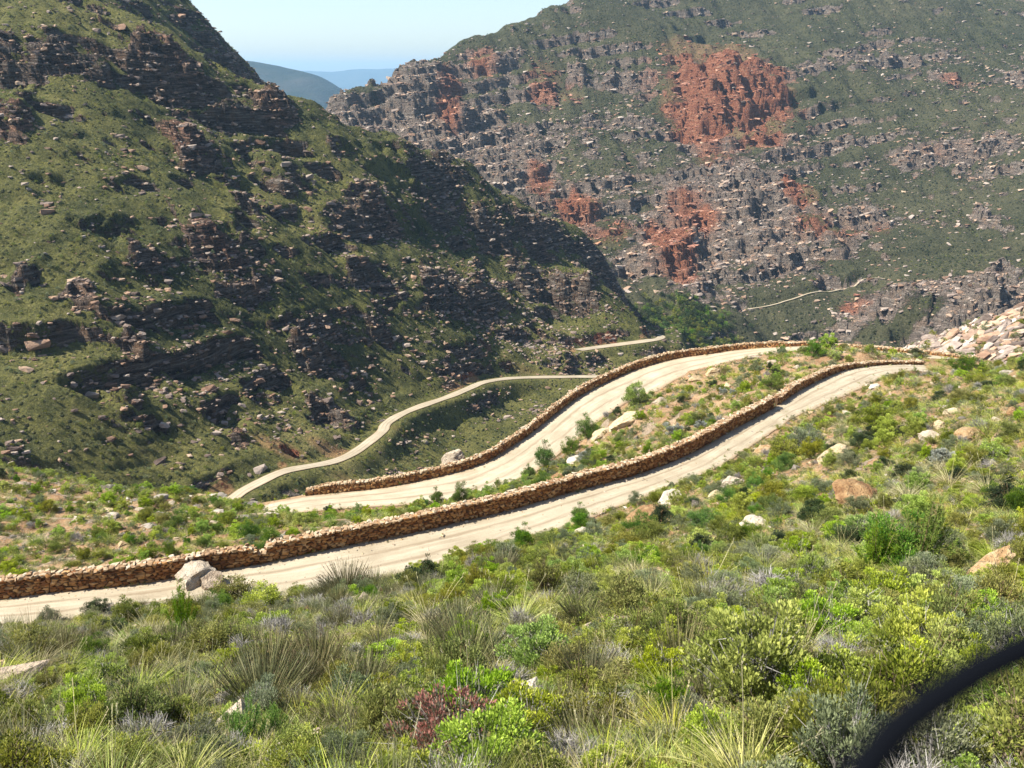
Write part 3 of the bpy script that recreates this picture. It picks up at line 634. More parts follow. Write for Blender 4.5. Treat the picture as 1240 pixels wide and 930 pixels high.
# ---- road ribbons
def road_ribbon(name, a, b, mat, lift, label, nu=9, crown=0.03):
    u = np.linspace(0, 1, nu)
    V = a[:, None, :] * (1 - u)[None, :, None] + b[:, None, :] * u[None, :, None]
    V[..., 2] += lift + crown * np.sin(u * np.pi)[None, :] + 0.012 * fbm(V[..., 0] / 1.5, V[..., 1] / 1.5, 5, 3)
    s = np.r_[0, np.cumsum(np.linalg.norm(np.diff(a, axis=0), axis=1))]
    me = mesh_np(name, V.reshape(-1, 3), grid_faces(len(a), nu)[:, ::-1], [mat], True, {"across": np.tile(u, len(a)), "along": np.repeat(s, nu)})
    return obj(name, me, kind='structure', label=label)
def widen(a, b, w0, w1, seed):
    d = b - a; l = np.linalg.norm(d[:, :2], axis=1, keepdims=True); d = d / (l + 1e-9)
    k = np.arange(len(a)) * 0.31
    return a - d * (w0 + 0 * k[:, None]), b + d * (w1 + 0.22 * perlin(k, k * 0, seed))[:, None]
a, b = widen(r1a, r1b, 0.10, 0.15, 1); road_ribbon("upper_gravel_road", a, b, MAT_ROAD, 0.0, "pale gravel road passing in front of the near stone wall", 13)
a, b = widen(r2a, r2b, 0.10, 0.15, 2); road_ribbon("middle_gravel_road", a, b, MAT_ROAD, 0.0, "pale gravel road descending behind the near stone wall", 13)
road_ribbon("lower_gravel_road", *offs(lrc, (1.4 + .25 * perlin(np.arange(len(lrc)) * .23, np.zeros(len(lrc)), 8))[:, None]), MAT_ROAD_FAR, 0.06, "narrow pale gravel road winding along the foot of the left mountain", 5, 0.1)
road_ribbon("distant_gravel_road", *offs(far_road_c, 1.9), MAT_ROAD_FAR, 0.06, "tiny stretch of pale road bending at the valley bottom", 5, 0.1)
road_ribbon("mountain_footpath", *[q + [0, 0, .25] for q in offs(path_c, .55)], MAT_ROAD_FAR, 0.06, "faint pale footpath crossing the lower slope of the far mountain", 4, 0.05)

# ================================================================== STONES AND WALLS
import bmesh
def hull_rock(seed, n=14, box=(1, 1, 1), flat=0.0):
    """angular block: hull of random points in a rounded box; returns verts, tri faces"""
    r = np.random.default_rng(seed); bm = bmesh.new()
    p = r.uniform(-1, 1, (n, 3)); p /= np.maximum(np.abs(p).max(1, keepdims=True), 1e-6) ; p *= r.uniform(0.82, 1.0, (n, 1))
    p[:, 2] = np.where(np.abs(p[:, 2]) > 0.5, np.sign(p[:, 2]) * (1 - flat * 0.1), p[:, 2])
    for q in p * 0.5 * np.array(box): bm.verts.new(q)
    g = bmesh.ops.convex_hull(bm, input=bm.verts)
    bmesh.ops.delete(bm, geom=[v for v in bm.verts if not v.link_faces], context='VERTS')
    bmesh.ops.triangulate(bm, faces=bm.faces); bm.verts.index_update()
    V = np.array([v.co[:] for v in bm.verts]); Fc = np.array([[v.index for v in f.verts] for f in bm.faces]); bm.free()
    return V, Fc
def boulder(seed, sub=4, box=(1, 1, 0.6), cuts=7, rough=0.10, bedded=0.0, tilt=(0, 0)):
    """weathered boulder: sphere cut by planes, then roughened; returns V, F (unit size, base near z=-0.25)"""
    r = np.random.default_rng(seed); bm = bmesh.new(); bmesh.ops.create_icosphere(bm, subdivisions=sub, radius=1.0)
    V = np.array([v.co[:] for v in bm.verts]); Fc = np.array([[v.index for v in f.verts] for f in bm.faces]); bm.free()
    V = np.sign(V) * np.abs(V) ** 0.8
    for k in range(cuts):
        nrm = r.normal(size=3); nrm[2] *= 0.8; nrm /= np.linalg.norm(nrm); d = r.uniform(0.55, 0.85)
        s = V @ nrm - d; V = V - np.maximum(s, 0)[:, None] * nrm[None] * 0.93
    nz = fbm(V[:, 0] * 1.7 + seed, V[:, 1] * 1.7 + V[:, 2] * 1.3, seed, 4); nz2 = fbm(V[:, 0] * 5 - V[:, 2] * 4, V[:, 1] * 5 + seed, seed + 4, 4, 0.6)
    q = (V[:, 2] + tilt[0] * V[:, 0] + tilt[1] * V[:, 1] + 0.1 * nz) / 0.28; f = q - np.floor(q)
    V = V * (1 + rough * 1.6 * nz + rough * 0.7 * nz2)[:, None]
    if bedded: V[:, :2] *= (1 + bedded * (sstep(0.0, 0.18, f) - 1))[:, None]
    return V * 0.5 * np.array(box), Fc

def stone_mat(name, stops, bump=0.02, sc_=6.0, rnd=1.0):
    m, t = new_mat(name); n = N(t)
    oi = n("ShaderNodeObjectInfo").outputs['Random']; at = n.attr("tint")
    tc = n("ShaderNodeNewGeometry").outputs['Position']
    a = n.noise(tc, sc_, 5, 0.65); b = n.noise(tc, sc_ * 0.3, 3, 0.5)
    k = n.math('ADD', n.math('MULTIPLY', a, 0.5), n.math('MULTIPLY', n.math('FRACT', n.math('ADD', oi, at)), 0.5 * rnd))
    col = n.ramp(k, stops)
    col = n.mix(n.math('MULTIPLY', n.step(n.noise(tc, sc_ * 1.7, 4, 0.7), 0.56, 0.68), 0.55), col, (0.09, 0.07, 0.05))
    n.out(col, 0.93, n.bump(n.math('ADD', a, n.noise(tc, sc_ * 4, 3, 0.6)), bump, 0.9), 0.15)
    return m
MAT_WALL = stone_mat("wall_sandstone", [(0.22, (0.14, 0.055, 0.022)), (0.42, (0.27, 0.120, 0.045)), (0.60, (0.41, 0.215, 0.085)), (0.80, (0.52, 0.33, 0.16))], 0.02, 5.0)
MAT_CAP_SUNLIT = stone_mat("wall_cap_sunlit", [(0.22, (0.20, 0.115, 0.06)), (0.45, (0.34, 0.225, 0.13)), (0.65, (0.44, 0.34, 0.225)), (0.85, (0.52, 0.45, 0.35))], 0.02, 5.0)  # paler copy of the wall stone: sunlight on the top put into the colour
m, t = new_mat("wall_core"); n = N(t); n.out(n.mix(n.noise(n.pos(), 5, 4), (0.06, 0.035, 0.02), (0.16, 0.09, 0.05)), 1.0); MAT_CORE = m
stone_protos = []
for k in range(12):
    V, Fc = hull_rock(500 + k, 15, (1, 1, 1))
    stone_protos.append((V, Fc, mesh_np("stone", V, Fc, [MAT_WALL], False)))
cap_meshes = [mesh_np("capstone", V, Fc, [MAT_CAP_SUNLIT], False) for V, Fc, _ in stone_protos]

def build_wall(name, line, heights, thick, label, seed, ind=0, cl=0.32, ch=0.13, gap=()):
    """dry-stone wall standing on the far side of `line` (its foot towards the road)"""
    r = np.random.default_rng(seed); pl, s = resample(line, 0.25); L = s[-1]
    tg = np.gradient(pl[:, :2], axis=0); tg /= np.linalg.norm(tg, axis=1, keepdims=True); nr_ = np.stack([-tg[:, 1], tg[:, 0]], 1)
    if (nr_[len(nr_) // 2] @ (pl[len(pl) // 2, :2])) < 0: nr_ = -nr_          # away from the camera side
    hh = np.interp(s, heights[0], heights[1]); hh = hh + 0.06 * perlin(s / 2.2, s * 0, seed) + 0.035 * perlin(s / 0.55, s * 0, seed + 1)
    for g0, gw, gd in gap: hh = hh - gd * np.exp(-((s - g0) / gw) ** 4)
    root = obj(name, None, label=label, cat="stone wall"); base = pl[0]; root.location = base
    def at(q, off, z):
        i = np.interp(q, s, np.arange(len(s))); i0 = min(int(i), len(s) - 2); f = i - i0
        p = pl[i0] * (1 - f) + pl[i0 + 1] * f; nv = nr_[i0]; tv = tg[i0]
        return np.array([p[0] + nv[0] * off, p[1] + nv[1] * off, p[2] + z]), math.atan2(tv[1], tv[0]), math.atan2(pl[i0 + 1][2] - pl[i0][2], 0.25)
    # inner fill of the wall
    a = pl[:, :2] + nr_ * 0.12; b = pl[:, :2] + nr_ * (thick - 0.10)
    V = []; 
    for i in range(len(pl)):
        V += [(*a[i], pl[i, 2] - 0.35), (*a[i], pl[i, 2] + hh[i] - 0.14), (*b[i], pl[i, 2] + hh[i] - 0.14), (*b[i], pl[i, 2] - 0.9)]
    V = np.array(V) - base; i = np.arange(len(pl) - 1)[:, None] * 4
    Fc = np.concatenate([i + np.array([[0, 4, 5, 1]]), i + np.array([[1, 5, 6, 2]]), i + np.array([[2, 6, 7, 3]])]); n_ = len(pl) * 4 - 4
    Fc = np.vstack([Fc, [[0, 1, 2, 3]], [[n_ + 3, n_ + 2, n_ + 1, n_]]])
    obj("rubble_core", mesh_np("rubble_core", V, Fc, [MAT_CORE], False), root)
    st = []                                   # (pos, rz, pitch, roll, size, material)
    for face in (0, 1):
        z = -0.10 if face == 0 else -0.75
        top = hh.max() + 0.1; c = 0
        while z < top:
            h = ch * r.uniform(0.85, 1.25); q = r.uniform(0, cl)
            while q < L:
                l = cl * r.uniform(0.55, 1.5)
                hq = np.interp(q + l / 2, s, hh)
                if z + h * 0.5 < hq - 0.10:
                    dep = r.uniform(0.20, 0.32); off = (0.02 + dep / 2 + r.uniform(-.03, .035)) if face == 0 else thick - dep / 2
                    p, rz, pt = at(q + l / 2, off, z + h / 2 + r.uniform(-.015, .015))
                    st.append((p, rz + r.uniform(-.10, .10), pt, r.uniform(-.09, .09), (l * 1.05, dep, h * 1.10), 0, face))
                q += l
            z += h * 0.98
    for off in np.arange(0.10, thick, 0.17):  # copings: rough upright and flat stones along the top
        q = r.uniform(0, .2)
        while q < L:
            l = cl * r.uniform(0.30, 1.05); hq = np.interp(q + l / 2, s, hh); h = ch * r.uniform(0.5, 1.25)
            p, rz, pt = at(q + l / 2, off + r.uniform(-.05, .05), hq - 0.12 + h * 0.40)
            st.append((p, rz + r.uniform(-.5, .5), pt, r.uniform(-.3, .3), (l * 1.05, 0.26 * r.uniform(.8, 1.3), h), 1, 2))
            q += l
    px = np.array([((q[4][0] * q[4][2]) ** 0.5 / max((q[0][1] * CP - q[0][2] * SP), 1)) * (0 if q[6] == 1 else 1)
                   * (1 if abs(q[0][0] / (q[0][1] * CP - q[0][2] * SP)) < 0.57 else 0) for q in st])
    order = np.argsort(-px); singles = set(order[:ind].tolist())
    VV = []; FF = []; T = []; MI = []; nv = 0
    for k, (p, rz, pt, rl, sz, mi, face) in enumerate(st):
        j = r.integers(12); rot = Euler((rl, -pt, rz)).to_matrix(); Vp, Fp, me = stone_protos[j]
        if k in singles:
            o = obj("stone", cap_meshes[j] if mi else me, root)
            o.matrix_local = Matrix.Translation(Vector(p - base)) @ rot.to_4x4() @ Matrix.Diagonal((*sz, 1))
        else:
            VV.append((Vp * np.array(sz)) @ np.array(rot).T + (p - base)); FF.append(Fp + nv); nv += len(Vp); T.append(np.full(len(Vp), r.uniform())); MI.append(np.full(len(Fp), mi))
    me = mesh_np("stonework", np.vstack(VV), np.vstack(FF), [MAT_WALL, MAT_CAP_SUNLIT], False, {"tint": np.concatenate(T)}, np.concatenate(MI))
    obj("stonework", me, root, kind='stuff')
    return root
def arc_at(line, px, py, z):
    p = Pz(px, py, z); d, sd_, arc, L = seg_dist(np.array([p[0]]), np.array([p[1]]), line); return arc[0]
w1 = road1_out; aA = arc_at(w1, 938, 494, -24.9); aB = arc_at(w1, 955, 483, -25.05); a1004 = arc_at(w1, 1004, 456, -25.6); an = arc_at(w1, 318, 683, -23.15)
pl, s = resample(w1, 0.25)
segA = pl[s <= aA]; segB = pl[s >= aA + 0.15]
build_wall("stone_wall", segA, ([0, 200], [1.02, 1.02]), 0.55, "long orange dry-stone wall along the near road with a ragged top coloured sunlit pale", 901, 300, gap=[(an, 0.35, 0.42)])
LB = len(segB) * 0.25
segB = segB[2:]
build_wall("stone_wall", segB, ([0, 4, a1004 - aA, a1004 - aA + 6, LB], [0.70, 0.82, 0.72, 0.42, 0.34]), 0.55, "low end stretch of stone wall curving round the upper road bend", 902, 0)
pl, s = resample(road2_out, 0.3)
b0 = arc_at(road2_out, 925, 421.5, -30.3); b1 = arc_at(road2_out, 366, 602, -36.3); seg2 = pl[s <= b1]; seg2 = seg2[::-1]
L2 = (len(seg2) - 1) * 0.3
build_wall("stone_wall", seg2, ([0, 2, L2 - b0 - 12, L2 - b0, L2 - b0 + 8, L2], [0.5, 0.90, 0.88, 0.62, 0.40, 0.34]), 0.6, "far dry-stone wall on the valley side of the middle road", 903, 0, cl=0.42, ch=0.21)

# ================================================================== BOULDERS
MAT_PALE = stone_mat("pale_quartzite", [(0.18, (0.19, 0.14, 0.10)), (0.32, (0.40, 0.32, 0.235)), (0.48, (0.55, 0.475, 0.375)), (0.70, (0.66, 0.60, 0.51))], 0.10, 3.5, 0.5)
MAT_OCH = stone_mat("ochre_sandstone", [(0.20, (0.17, 0.085, 0.038)), (0.33, (0.34, 0.215, 0.105)), (0.44, (0.47, 0.36, 0.215)), (0.60, (0.57, 0.49, 0.36))], 0.10, 3.5, 0.5)
MAT_GREYR = stone_mat("grey_quartzite", [(0.2, (0.10, 0.085, 0.07)), (0.42, (0.22, 0.19, 0.155)), (0.62, (0.34, 0.30, 0.25)), (0.82, (0.46, 0.42, 0.36))], 0.05, 3.0, 0.6)
bmesh_lib = {}
def boulder_mesh(kind, v, mat):
    key = (kind, v, mat.name)
    if key not in bmesh_lib:
        if kind == 'round': V, Fc = boulder(40 + v, 4, (1, 0.85, 0.62), 10, 0.11, 0.05, (0.2, 0.2))
        elif kind == 'slab': V, Fc = boulder(60 + v, 4, (1, 0.7, 0.30), 10, 0.12, 0.10, (0.1, 0.1))
        else: V, Fc = boulder(80 + v, 3, (1, 0.8, 0.55), 12, 0.12, .06)
        bmesh_lib[key] = mesh_np("boulder", V, Fc, [mat], False)
    return bmesh_lib[key]
def drop(px, py):
    return march(px, py, near, 4, 118, 700)
AUTO = []
def auto(o, desc, px, py, place=None):
    if o is not None: AUTO.append((o, desc, px, py))
FX = []      # every hand-set plant or rock: (px, py of the base, radius in px) so that random ones keep away
def put_rock(px, py, wpx, kind, mat, label, hs=1.0, rz=0.0, tilt=(0, 0), group=None, v=None, sink=0.42, hit=None, name="boulder"):
    p = drop(px, py) if hit is None else hit
    if p is None: return None
    t = p[1] * CP - p[2] * SP; wd = wpx * t / F_PX * .84
    o = obj(name, boulder_mesh(kind, (len(FX) if v is None else v) % 6, mat), label=label, cat="rock", group=group)
    hz = {'round': .7, 'slab': .34, 'block': .55}[kind] * hs
    o.location = (p[0], p[1] + wd * 0.3, near(p[0], p[1] + wd * 0.3)[0] + wd * hz * (0.5 - sink) if hit is None else p[2])
    o.scale = (wd, wd, wd * hs); o.rotation_euler = (tilt[0], tilt[1], rz)
    FX.append((px, py - wpx * .2, wpx * .5)); return o
for a in [
    (228, 713, 66, 'round', MAT_PALE, "tallest pale boulder at the road's near edge by the wall", 1.0, 0.9, (0.1, -0.15), None, 3),
    (254, 714, 44, 'round', MAT_PALE, "grey-shadowed block leaning against the tall pale boulder", 1.1, 1.2),
    (278, 718, 26, 'slab', MAT_PALE, "small flat stone at the right foot of the tall pale boulder", 1.0, 0.3),
    (291, 780, 62, 'slab', MAT_PALE, "flat cream slab in the grass below the tall pale boulder", 0.9, 0.5, (0.15, 0.1)),
    (322, 778, 30, 'slab', MAT_OCH, "smaller cream slab touching the right end of the flat one", 0.9, 0.2),
    (200, 742, 30, 'slab', MAT_PALE, "pale stone at the road edge left of the tall boulder", 1.0, 0.1),
    (150, 750, 26, 'slab', MAT_PALE, "white stone on the road bank above the dark green bush", 0.8, 0.6),
    (172, 744, 18, 'block', MAT_PALE, "small white stone between two larger ones on the road bank", 0.8, 0.9),
    (110, 757, 24, 'slab', MAT_OCH, "pale stone on the road bank at far left", 0.8, 0.2),
    (914, 645, 52, 'round', MAT_PALE, "cream boulder with an orange underside above the grassy slope", 0.75, 0.4, (0.2, -0.15)),
    (870, 655, 30, 'slab', MAT_OCH, "small tan slab left of the cream boulder on the slope", 1, 0.7),
    (1131, 531, 36, 'round', MAT_PALE, "bright white boulder among bushes on the right slope", 1.1, 1.9),
    (1143, 520, 26, 'round', MAT_OCH, "rounded tan boulder tucked behind the bright white one", 1.1, 0.9),
    (1178, 537, 56, 'slab', MAT_OCH, "wide orange-white slab right of the bright white boulder", 1.3, 0.6, (0.1, -0.25)),
    (1015, 556, 52, 'round', MAT_OCH, "smooth tan dome of rock on the slope right of the road", 0.7, 0.6, (0, -0.3)),
    (1042, 612, 84, 'round', MAT_OCH, "broad bare orange rock hump above the bright green bush", 0.75, 1.0, (0.2, -0.2)),
    (1040, 588, 36, 'block', MAT_OCH, "tan block on the upper end of the broad rock hump", 0.9, 0.3),
    (1000, 590, 30, 'block', MAT_OCH, "small tan rock left of the broad rock hump", 0.9, 1.3),
    (980, 600, 26, 'block', MAT_PALE, "pale fist-shaped rock further left of the broad hump", 0.9, 2.3),
    (785, 640, 92, 'slab', MAT_OCH, "large bare ochre ledge on the bank of the near road", 1.1, 0.75, (0.15, -0.3)),
    (812, 612, 50, 'slab', MAT_PALE, "cream ledge above the large ochre one by the road", 1.3, 0.8, (0.1, -0.3)),
    (712, 648, 46, 'slab', MAT_PALE, "low cream rock beneath the small round bush by the road", 1.0, 0.2),
    (888, 590, 46, 'slab', MAT_PALE, "pale sloping rock at the inner road edge, middle right", 1.3, 0.7, (0.1, -0.35)),
    (868, 604, 34, 'block', MAT_OCH, "orange rock just below the pale sloping one", 0.9, 0.7),
    (925, 548, 40, 'slab', MAT_OCH, "narrow tan rock along the inner edge of the near road", 1.1, 0.7, (0, -0.3)),
    (1200, 706, 125, 'slab', MAT_OCH, "long reddish slab slanting up at the right of the slope", 0.42, 0.5, (0.15, -0.42)),
    (1156, 798, 36, 'block', MAT_PALE, "cream angular stone just above the black strap", 0.8, 0.7, (0.2, 0.3)),
    (655, 768, 24, 'block', MAT_PALE, "single small cream stone in the middle of the thicket", 0.7, 0.4),
    (565, 735, 34, 'slab', MAT_PALE, "white flat stone beside the arching yellow grass tuft", 0.8, 0.2),
    (355, 918, 86, 'round', MAT_PALE, "half buried smooth stone at the bottom left, behind low bushes", 0.5, 0.3, (0.1, -0.2)),
    (438, 912, 46, 'slab', MAT_PALE, "flat pale stone with grass around, bottom of the slope", 0.8, 0.8),
    (625, 905, 50, 'block', MAT_OCH, "orange-pink stone right of the red-tipped bush", 0.7, 0.5),
    (1160, 928, 90, 'slab', MAT_OCH, "gravelly tan stone under the black strap at bottom right", 0.6, 0.4),
    (40, 868, 40, 'block', MAT_OCH, "orange stone in dry grass near the left side", 0.7, 0.2),
    (305, 905, 26, 'block', MAT_OCH, "small orange stone left of the half buried smooth one", 0.7, 0.2),
    (1185, 480, 30, 'slab', MAT_OCH, "orange flat rock high on the right slope", 1, 0.5, (0, -0.3)),
    (1228, 505, 26, 'block', MAT_OCH, "orange block at the right margin of the upper slope", 1.5, 0.5),
    (1205, 545, 24, 'slab', MAT_PALE, "pale slab near the right margin below the orange block", 1, 0.5),
    (1224, 452, 24, 'round', MAT_GREYR, "rounded blue-grey boulder by the right margin near the bend", 0.7, 0.2),
    (1155, 500, 30, 'slab', MAT_OCH, "thin ochre ledge above the bright white boulder", 1, 0.6, (0, -0.3)),
    (1102, 485, 26, 'slab', MAT_OCH, "ochre ledge on the slope beside the road bend", 1, 0.5, (0, -0.3)),
    (1063, 470, 24, 'slab', MAT_PALE, "small cream rock at the inner edge of the bend", 1, 0.5),
    (760, 518, 62, 'slab', MAT_OCH, "long orange outcrop between the two gravel roads", 1.2, 0.6, (0, -0.25)),
    (730, 530, 42, 'slab', MAT_OCH, "lower left piece of the long orange outcrop between roads", 1.2, 0.7, (0, -0.3)),
    (700, 560, 36, 'block', MAT_PALE, "pale block between the roads above the near wall", 1, 0.7),
    (680, 580, 34, 'slab', MAT_OCH, "orange rock close behind the near wall, left part", 1.2, 0.4),
    (712, 573, 30, 'slab', MAT_OCH, "orange rock close behind the near wall beside the first", 1.2, 0.9),
    (775, 492, 34, 'slab', MAT_PALE, "pale rock under the light green bush between roads", 1.2, 0.4),
    (800, 490, 26, 'block', MAT_PALE, "square pale rock right of the light green bush", 1, 0.4),
    (868, 455, 34, 'slab', MAT_OCH, "orange bank rock beside the middle road near its top", 1.5, 0.5),
    (843, 462, 26, 'slab', MAT_OCH, "orange bank rock lower along the middle road", 1.4, 0.7),
    (915, 434, 26, 'slab', MAT_PALE, "white rock near the crest between the two roads", 1, 0.2),
    (936, 441, 20, 'block', MAT_PALE, "small pale rock just below the crest between roads", 1, 0.2),
    (940, 470, 30, 'slab', MAT_OCH, "flat tan rock behind the far part of the near wall", 1, 0.6),
    (966, 447, 14, 'block', MAT_PALE, "tiny white rock between wall end and crest", 1, 0.2),
]:
    o = put_rock(*a)
    if 'long reddish slab' in a[5]: o.scale.y *= .42; o.scale.x *= 1.25
# white pointed rock behind the far wall
p = march(563, 575, near, 40, 118); q = r2a[np.argmin(np.abs(r2a[:, 0] / (r2a[:, 1] * CP - r2a[:, 2] * SP) * F_PX + 620 - 563))]
o = obj("boulder", boulder_mesh('round', 2, MAT_PALE), label="white pointed rock standing just behind the far wall", cat="rock")
o.location = (q[0] - 0.8, q[1] + 2.0, q[2] + 0.35); o.scale = (2.3, 2.0, 2.9); o.rotation_euler = (0.2, -0.4, 0.4)
# bedded slabs on the lower left spur
rr = np.random.default_rng(77); spur = []
for k in range(120):
    px = rr.uniform(-5, 335); py = rr.uniform(585 + 0.05 * px, 668 - px * 0.12)
    if py > 640 and rr.uniform() < .5: continue
    wpx = rr.uniform(11, 30); spur.append((px, py, wpx))
spur = spur[:72]
def rowname(py): return "crest" if py < 612 else ("upper part" if py < 630 else "lower part")
for k, (px, py, wpx) in enumerate(spur):
    mt = (MAT_GREYR, MAT_PALE, MAT_GREYR, MAT_OCH)[k % 4]
    auto(put_rock(px, py, wpx, 'slab' if k % 3 else 'block', mt, None, rr.uniform(.5, .95), rr.uniform(-.4, .6), (rr.uniform(-.1, .1), rr.uniform(-.15, .15)), "bedded stones on the lower left spur"), "%s %s" % ({'grey_quartzite': 'grey', 'pale_quartzite': 'pale', 'ochre_sandstone': 'orange'}[mt.name], 'slab' if k % 3 else 'block'), px, py)
# loose stones elsewhere on the slope
for k in range(120):
    px = rr.uniform(0, 1240); py = rr.uniform(445, 925); p = drop(px, py)
    if p is None: continue
    if min(near(p[0], p[1], ND1)[0], near(p[0], p[1], ND2)[0]) < 0.5: continue
    mt = (MAT_PALE, MAT_OCH, MAT_OCH, MAT_GREYR)[k % 4]; t_ = p[1]
    auto(put_rock(px, py, min(24, rr.uniform(.18, .5) * F_PX / t_ * (1.6 if t_ > 40 else 1)), ('block', 'slab', 'round')[k % 3], mt, None, rr.uniform(.7, 1.1), rr.uniform(-1, 1), (0, 0), "loose stones on the scrub slope"), "%s %s" % ({'grey_quartzite': 'grey', 'pale_quartzite': 'pale', 'ochre_sandstone': 'orange'}[mt.name], ('block', 'slab', 'stone')[k % 3]), px, py)

# ================================================================== PLANTS
class Mb:
    def __init__(s): s.V = []; s.Q = []; s.T = []; s.M = []; s.n = 0
    def add(s, V, Q, T, m):
        s.V.append(V); s.Q.append(Q + s.n); s.T.append(T); s.M.append(np.full(len(Q), m)); s.n += len(V)
    def mesh(s, name, mats):
        return mesh_np(name, np.vstack(s.V), np.vstack(s.Q), mats, False, {"tint": np.concatenate(s.T)}, np.concatenate(s.M))
def unit(v): return v / (np.linalg.norm(v, axis=-1, keepdims=True) + 1e-9)
def leaves(mb, r, pos, dirn, ln, wd, tint, m=0):
    """one folded leaf (a quad with a raised tip line) per position"""
    n = len(pos); d = unit(dirn); up = unit(r.normal(size=(n, 3))); sd_ = unit(np.cross(d, up)); nm = np.cross(sd_, d)
    ln = ln * r.uniform(.7, 1.3, (n, 1)); wd = wd * r.uniform(.7, 1.3, (n, 1))
    V = np.stack([pos, pos + d * ln * .5 + sd_ * wd * .5 + nm * wd * .2, pos + d * ln, pos + d * ln * .5 - sd_ * wd * .5 + nm * wd * .2], 1).reshape(-1, 3)
    mb.add(V, np.arange(n * 4).reshape(n, 4), np.repeat(tint, 4), m)
def strips(mb, r, P0, d0, bend, ln, w0, seg, tint, m=0, droop=1.0, tip=0.1):
    """ribbons or thin stems that start at P0 along d0 and bend"""
    n = len(P0); d = unit(d0); p = P0.copy(); ln = np.broadcast_to(np.asarray(ln, float), (n,)).reshape(n, 1); side = unit(np.cross(d, unit(r.normal(size=(n, 3)))))
    rows = []
    for k in range(seg + 1):
        f = k / seg; w_ = w0 * (1 - f) + w0 * tip * f; rows.append(np.stack([p - side * w_ / 2, p + side * w_ / 2], 1))
        d = unit(d + bend * droop / seg); p = p + d * ln / seg
    V = np.stack(rows, 1).reshape(-1, 3); b = (np.arange(n) * (seg + 1) * 2)[:, None]
    Q = np.concatenate([b + np.array([[2 * k, 2 * k + 1, 2 * k + 3, 2 * k + 2]]) for k in range(seg)])
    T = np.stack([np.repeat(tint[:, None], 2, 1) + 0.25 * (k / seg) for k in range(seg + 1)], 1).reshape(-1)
    mb.add(V, Q, T, m)
def plant_mat(name, stops, rough=0.6, trans=0.33, spec=0.2, hue=0.05):
    m, t = new_mat(name); n = N(t)
    oi = n("ShaderNodeObjectInfo").outputs['Random']; at = n.attr("tint")
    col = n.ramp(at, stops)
    hs = n("ShaderNodeHueSaturation", {'Hue': n.math('ADD', 0.5 - hue / 2, n.math('MULTIPLY', oi, hue)), 'Saturation': n.math('ADD', 0.84, n.math('MULTIPLY', n.math('FRACT', n.math('MULTIPLY', oi, 7.3)), 0.26)),
                                     'Value': n.math('ADD', 0.9, n.math('MULTIPLY', n.math('FRACT', n.math('MULTIPLY', oi, 13.7)), 0.4)), 'Color': col})
    b = n("ShaderNodeBsdfPrincipled", {'Base Color': hs, 'Roughness': rough, 'Specular IOR Level': spec})
    tr = n("ShaderNodeBsdfTranslucent", {'Color': hs})
    mx = n("ShaderNodeMixShader", {0: trans, 1: b, 2: tr}); o = n("ShaderNodeOutputMaterial"); t.links.new(mx.outputs[0], o.inputs[0])
    return m
G = {
 'olive':  plant_mat("olive_leaves", [(0.0, (0.040, 0.050, 0.010)), (0.5, (0.165, 0.185, 0.030)), (1.0, (0.37, 0.37, 0.070))]),
 'green':  plant_mat("fresh_green_leaves", [(0.0, (0.028, 0.065, 0.008)), (0.5, (0.092, 0.180, 0.018)), (1.0, (0.24, 0.325, 0.045))]),
 'lime':   plant_mat("yellow_green_leaves", [(0.0, (0.07, 0.09, 0.012)), (0.5, (0.265, 0.345, 0.036)), (1.0, (0.50, 0.57, 0.095))]),
 'dark':   plant_mat("dark_leaves", [(0.0, (0.012, 0.022, 0.010)), (0.5, (0.042, 0.062, 0.024)), (1.0, (0.11, 0.135, 0.05))]),
 'grey':   plant_mat("grey_green_leaves", [(0.0, (0.05, 0.06, 0.038)), (0.5, (0.155, 0.18, 0.085)), (1.0, (0.32, 0.345, 0.18))]),
 'silver': plant_mat("silver_leaves", [(0.0, (0.09, 0.10, 0.08)), (0.5, (0.27, 0.29, 0.24)), (1.0, (0.48, 0.50, 0.42))]),
 'red':    plant_mat("red_tipped_leaves", [(0.0, (0.045, 0.055, 0.028)), (0.42, (0.17, 0.16, 0.105)), (0.58, (0.33, 0.16, 0.125)), (1.0, (0.50, 0.27, 0.22))]),
 'grass':  plant_mat("green_grass_blades", [(0.0, (0.05, 0.07, 0.014)), (0.4, (0.20, 0.235, 0.032)), (0.8, (0.43, 0.44, 0.080)), (1.2, (0.60, 0.55, 0.22))], trans=0.3),
 'dgrass': plant_mat("dark_green_blades", [(0.0, (0.028, 0.034, 0.014)), (0.5, (0.100, 0.105, 0.040)), (1.0, (0.26, 0.24, 0.115))], trans=0.2),
 'straw':  plant_mat("straw_blades", [(0.0, (0.10, 0.085, 0.035)), (0.4, (0.26, 0.225, 0.10)), (0.8, (0.44, 0.39, 0.21)), (1.2, (0.58, 0.52, 0.32))], trans=0.3, hue=0.02),
 'twig':   plant_mat("grey_dead_twigs", [(0.0, (0.055, 0.047, 0.042)), (0.5, (0.165, 0.150, 0.135)), (1.0, (0.34, 0.315, 0.285))], trans=0.0, hue=0.0),
 'brown':  plant_mat("brown_stems", [(0.0, (0.035, 0.024, 0.015)), (0.5, (0.095, 0.065, 0.040)), (1.0, (0.20, 0.14, 0.085))], trans=0.0, hue=0.02),
}
def dome(r, n, R_=0.5, H=0.7, flat=0.0):
    th = r.uniform(0, 2 * np.pi, n); u = r.uniform(0.0, 1, n) ** 0.6
    rad = np.sqrt(1 - (u * 0.97) ** 2) * (0.8 + 0.25 * np.sin(th * 3 + r.uniform(0, 6)) * 0.6)
    return np.stack([np.cos(th) * rad * R_, np.sin(th) * rad * R_, (0.06 + u * 0.94) * H * r.uniform(.8, 1.08, n)], 1)
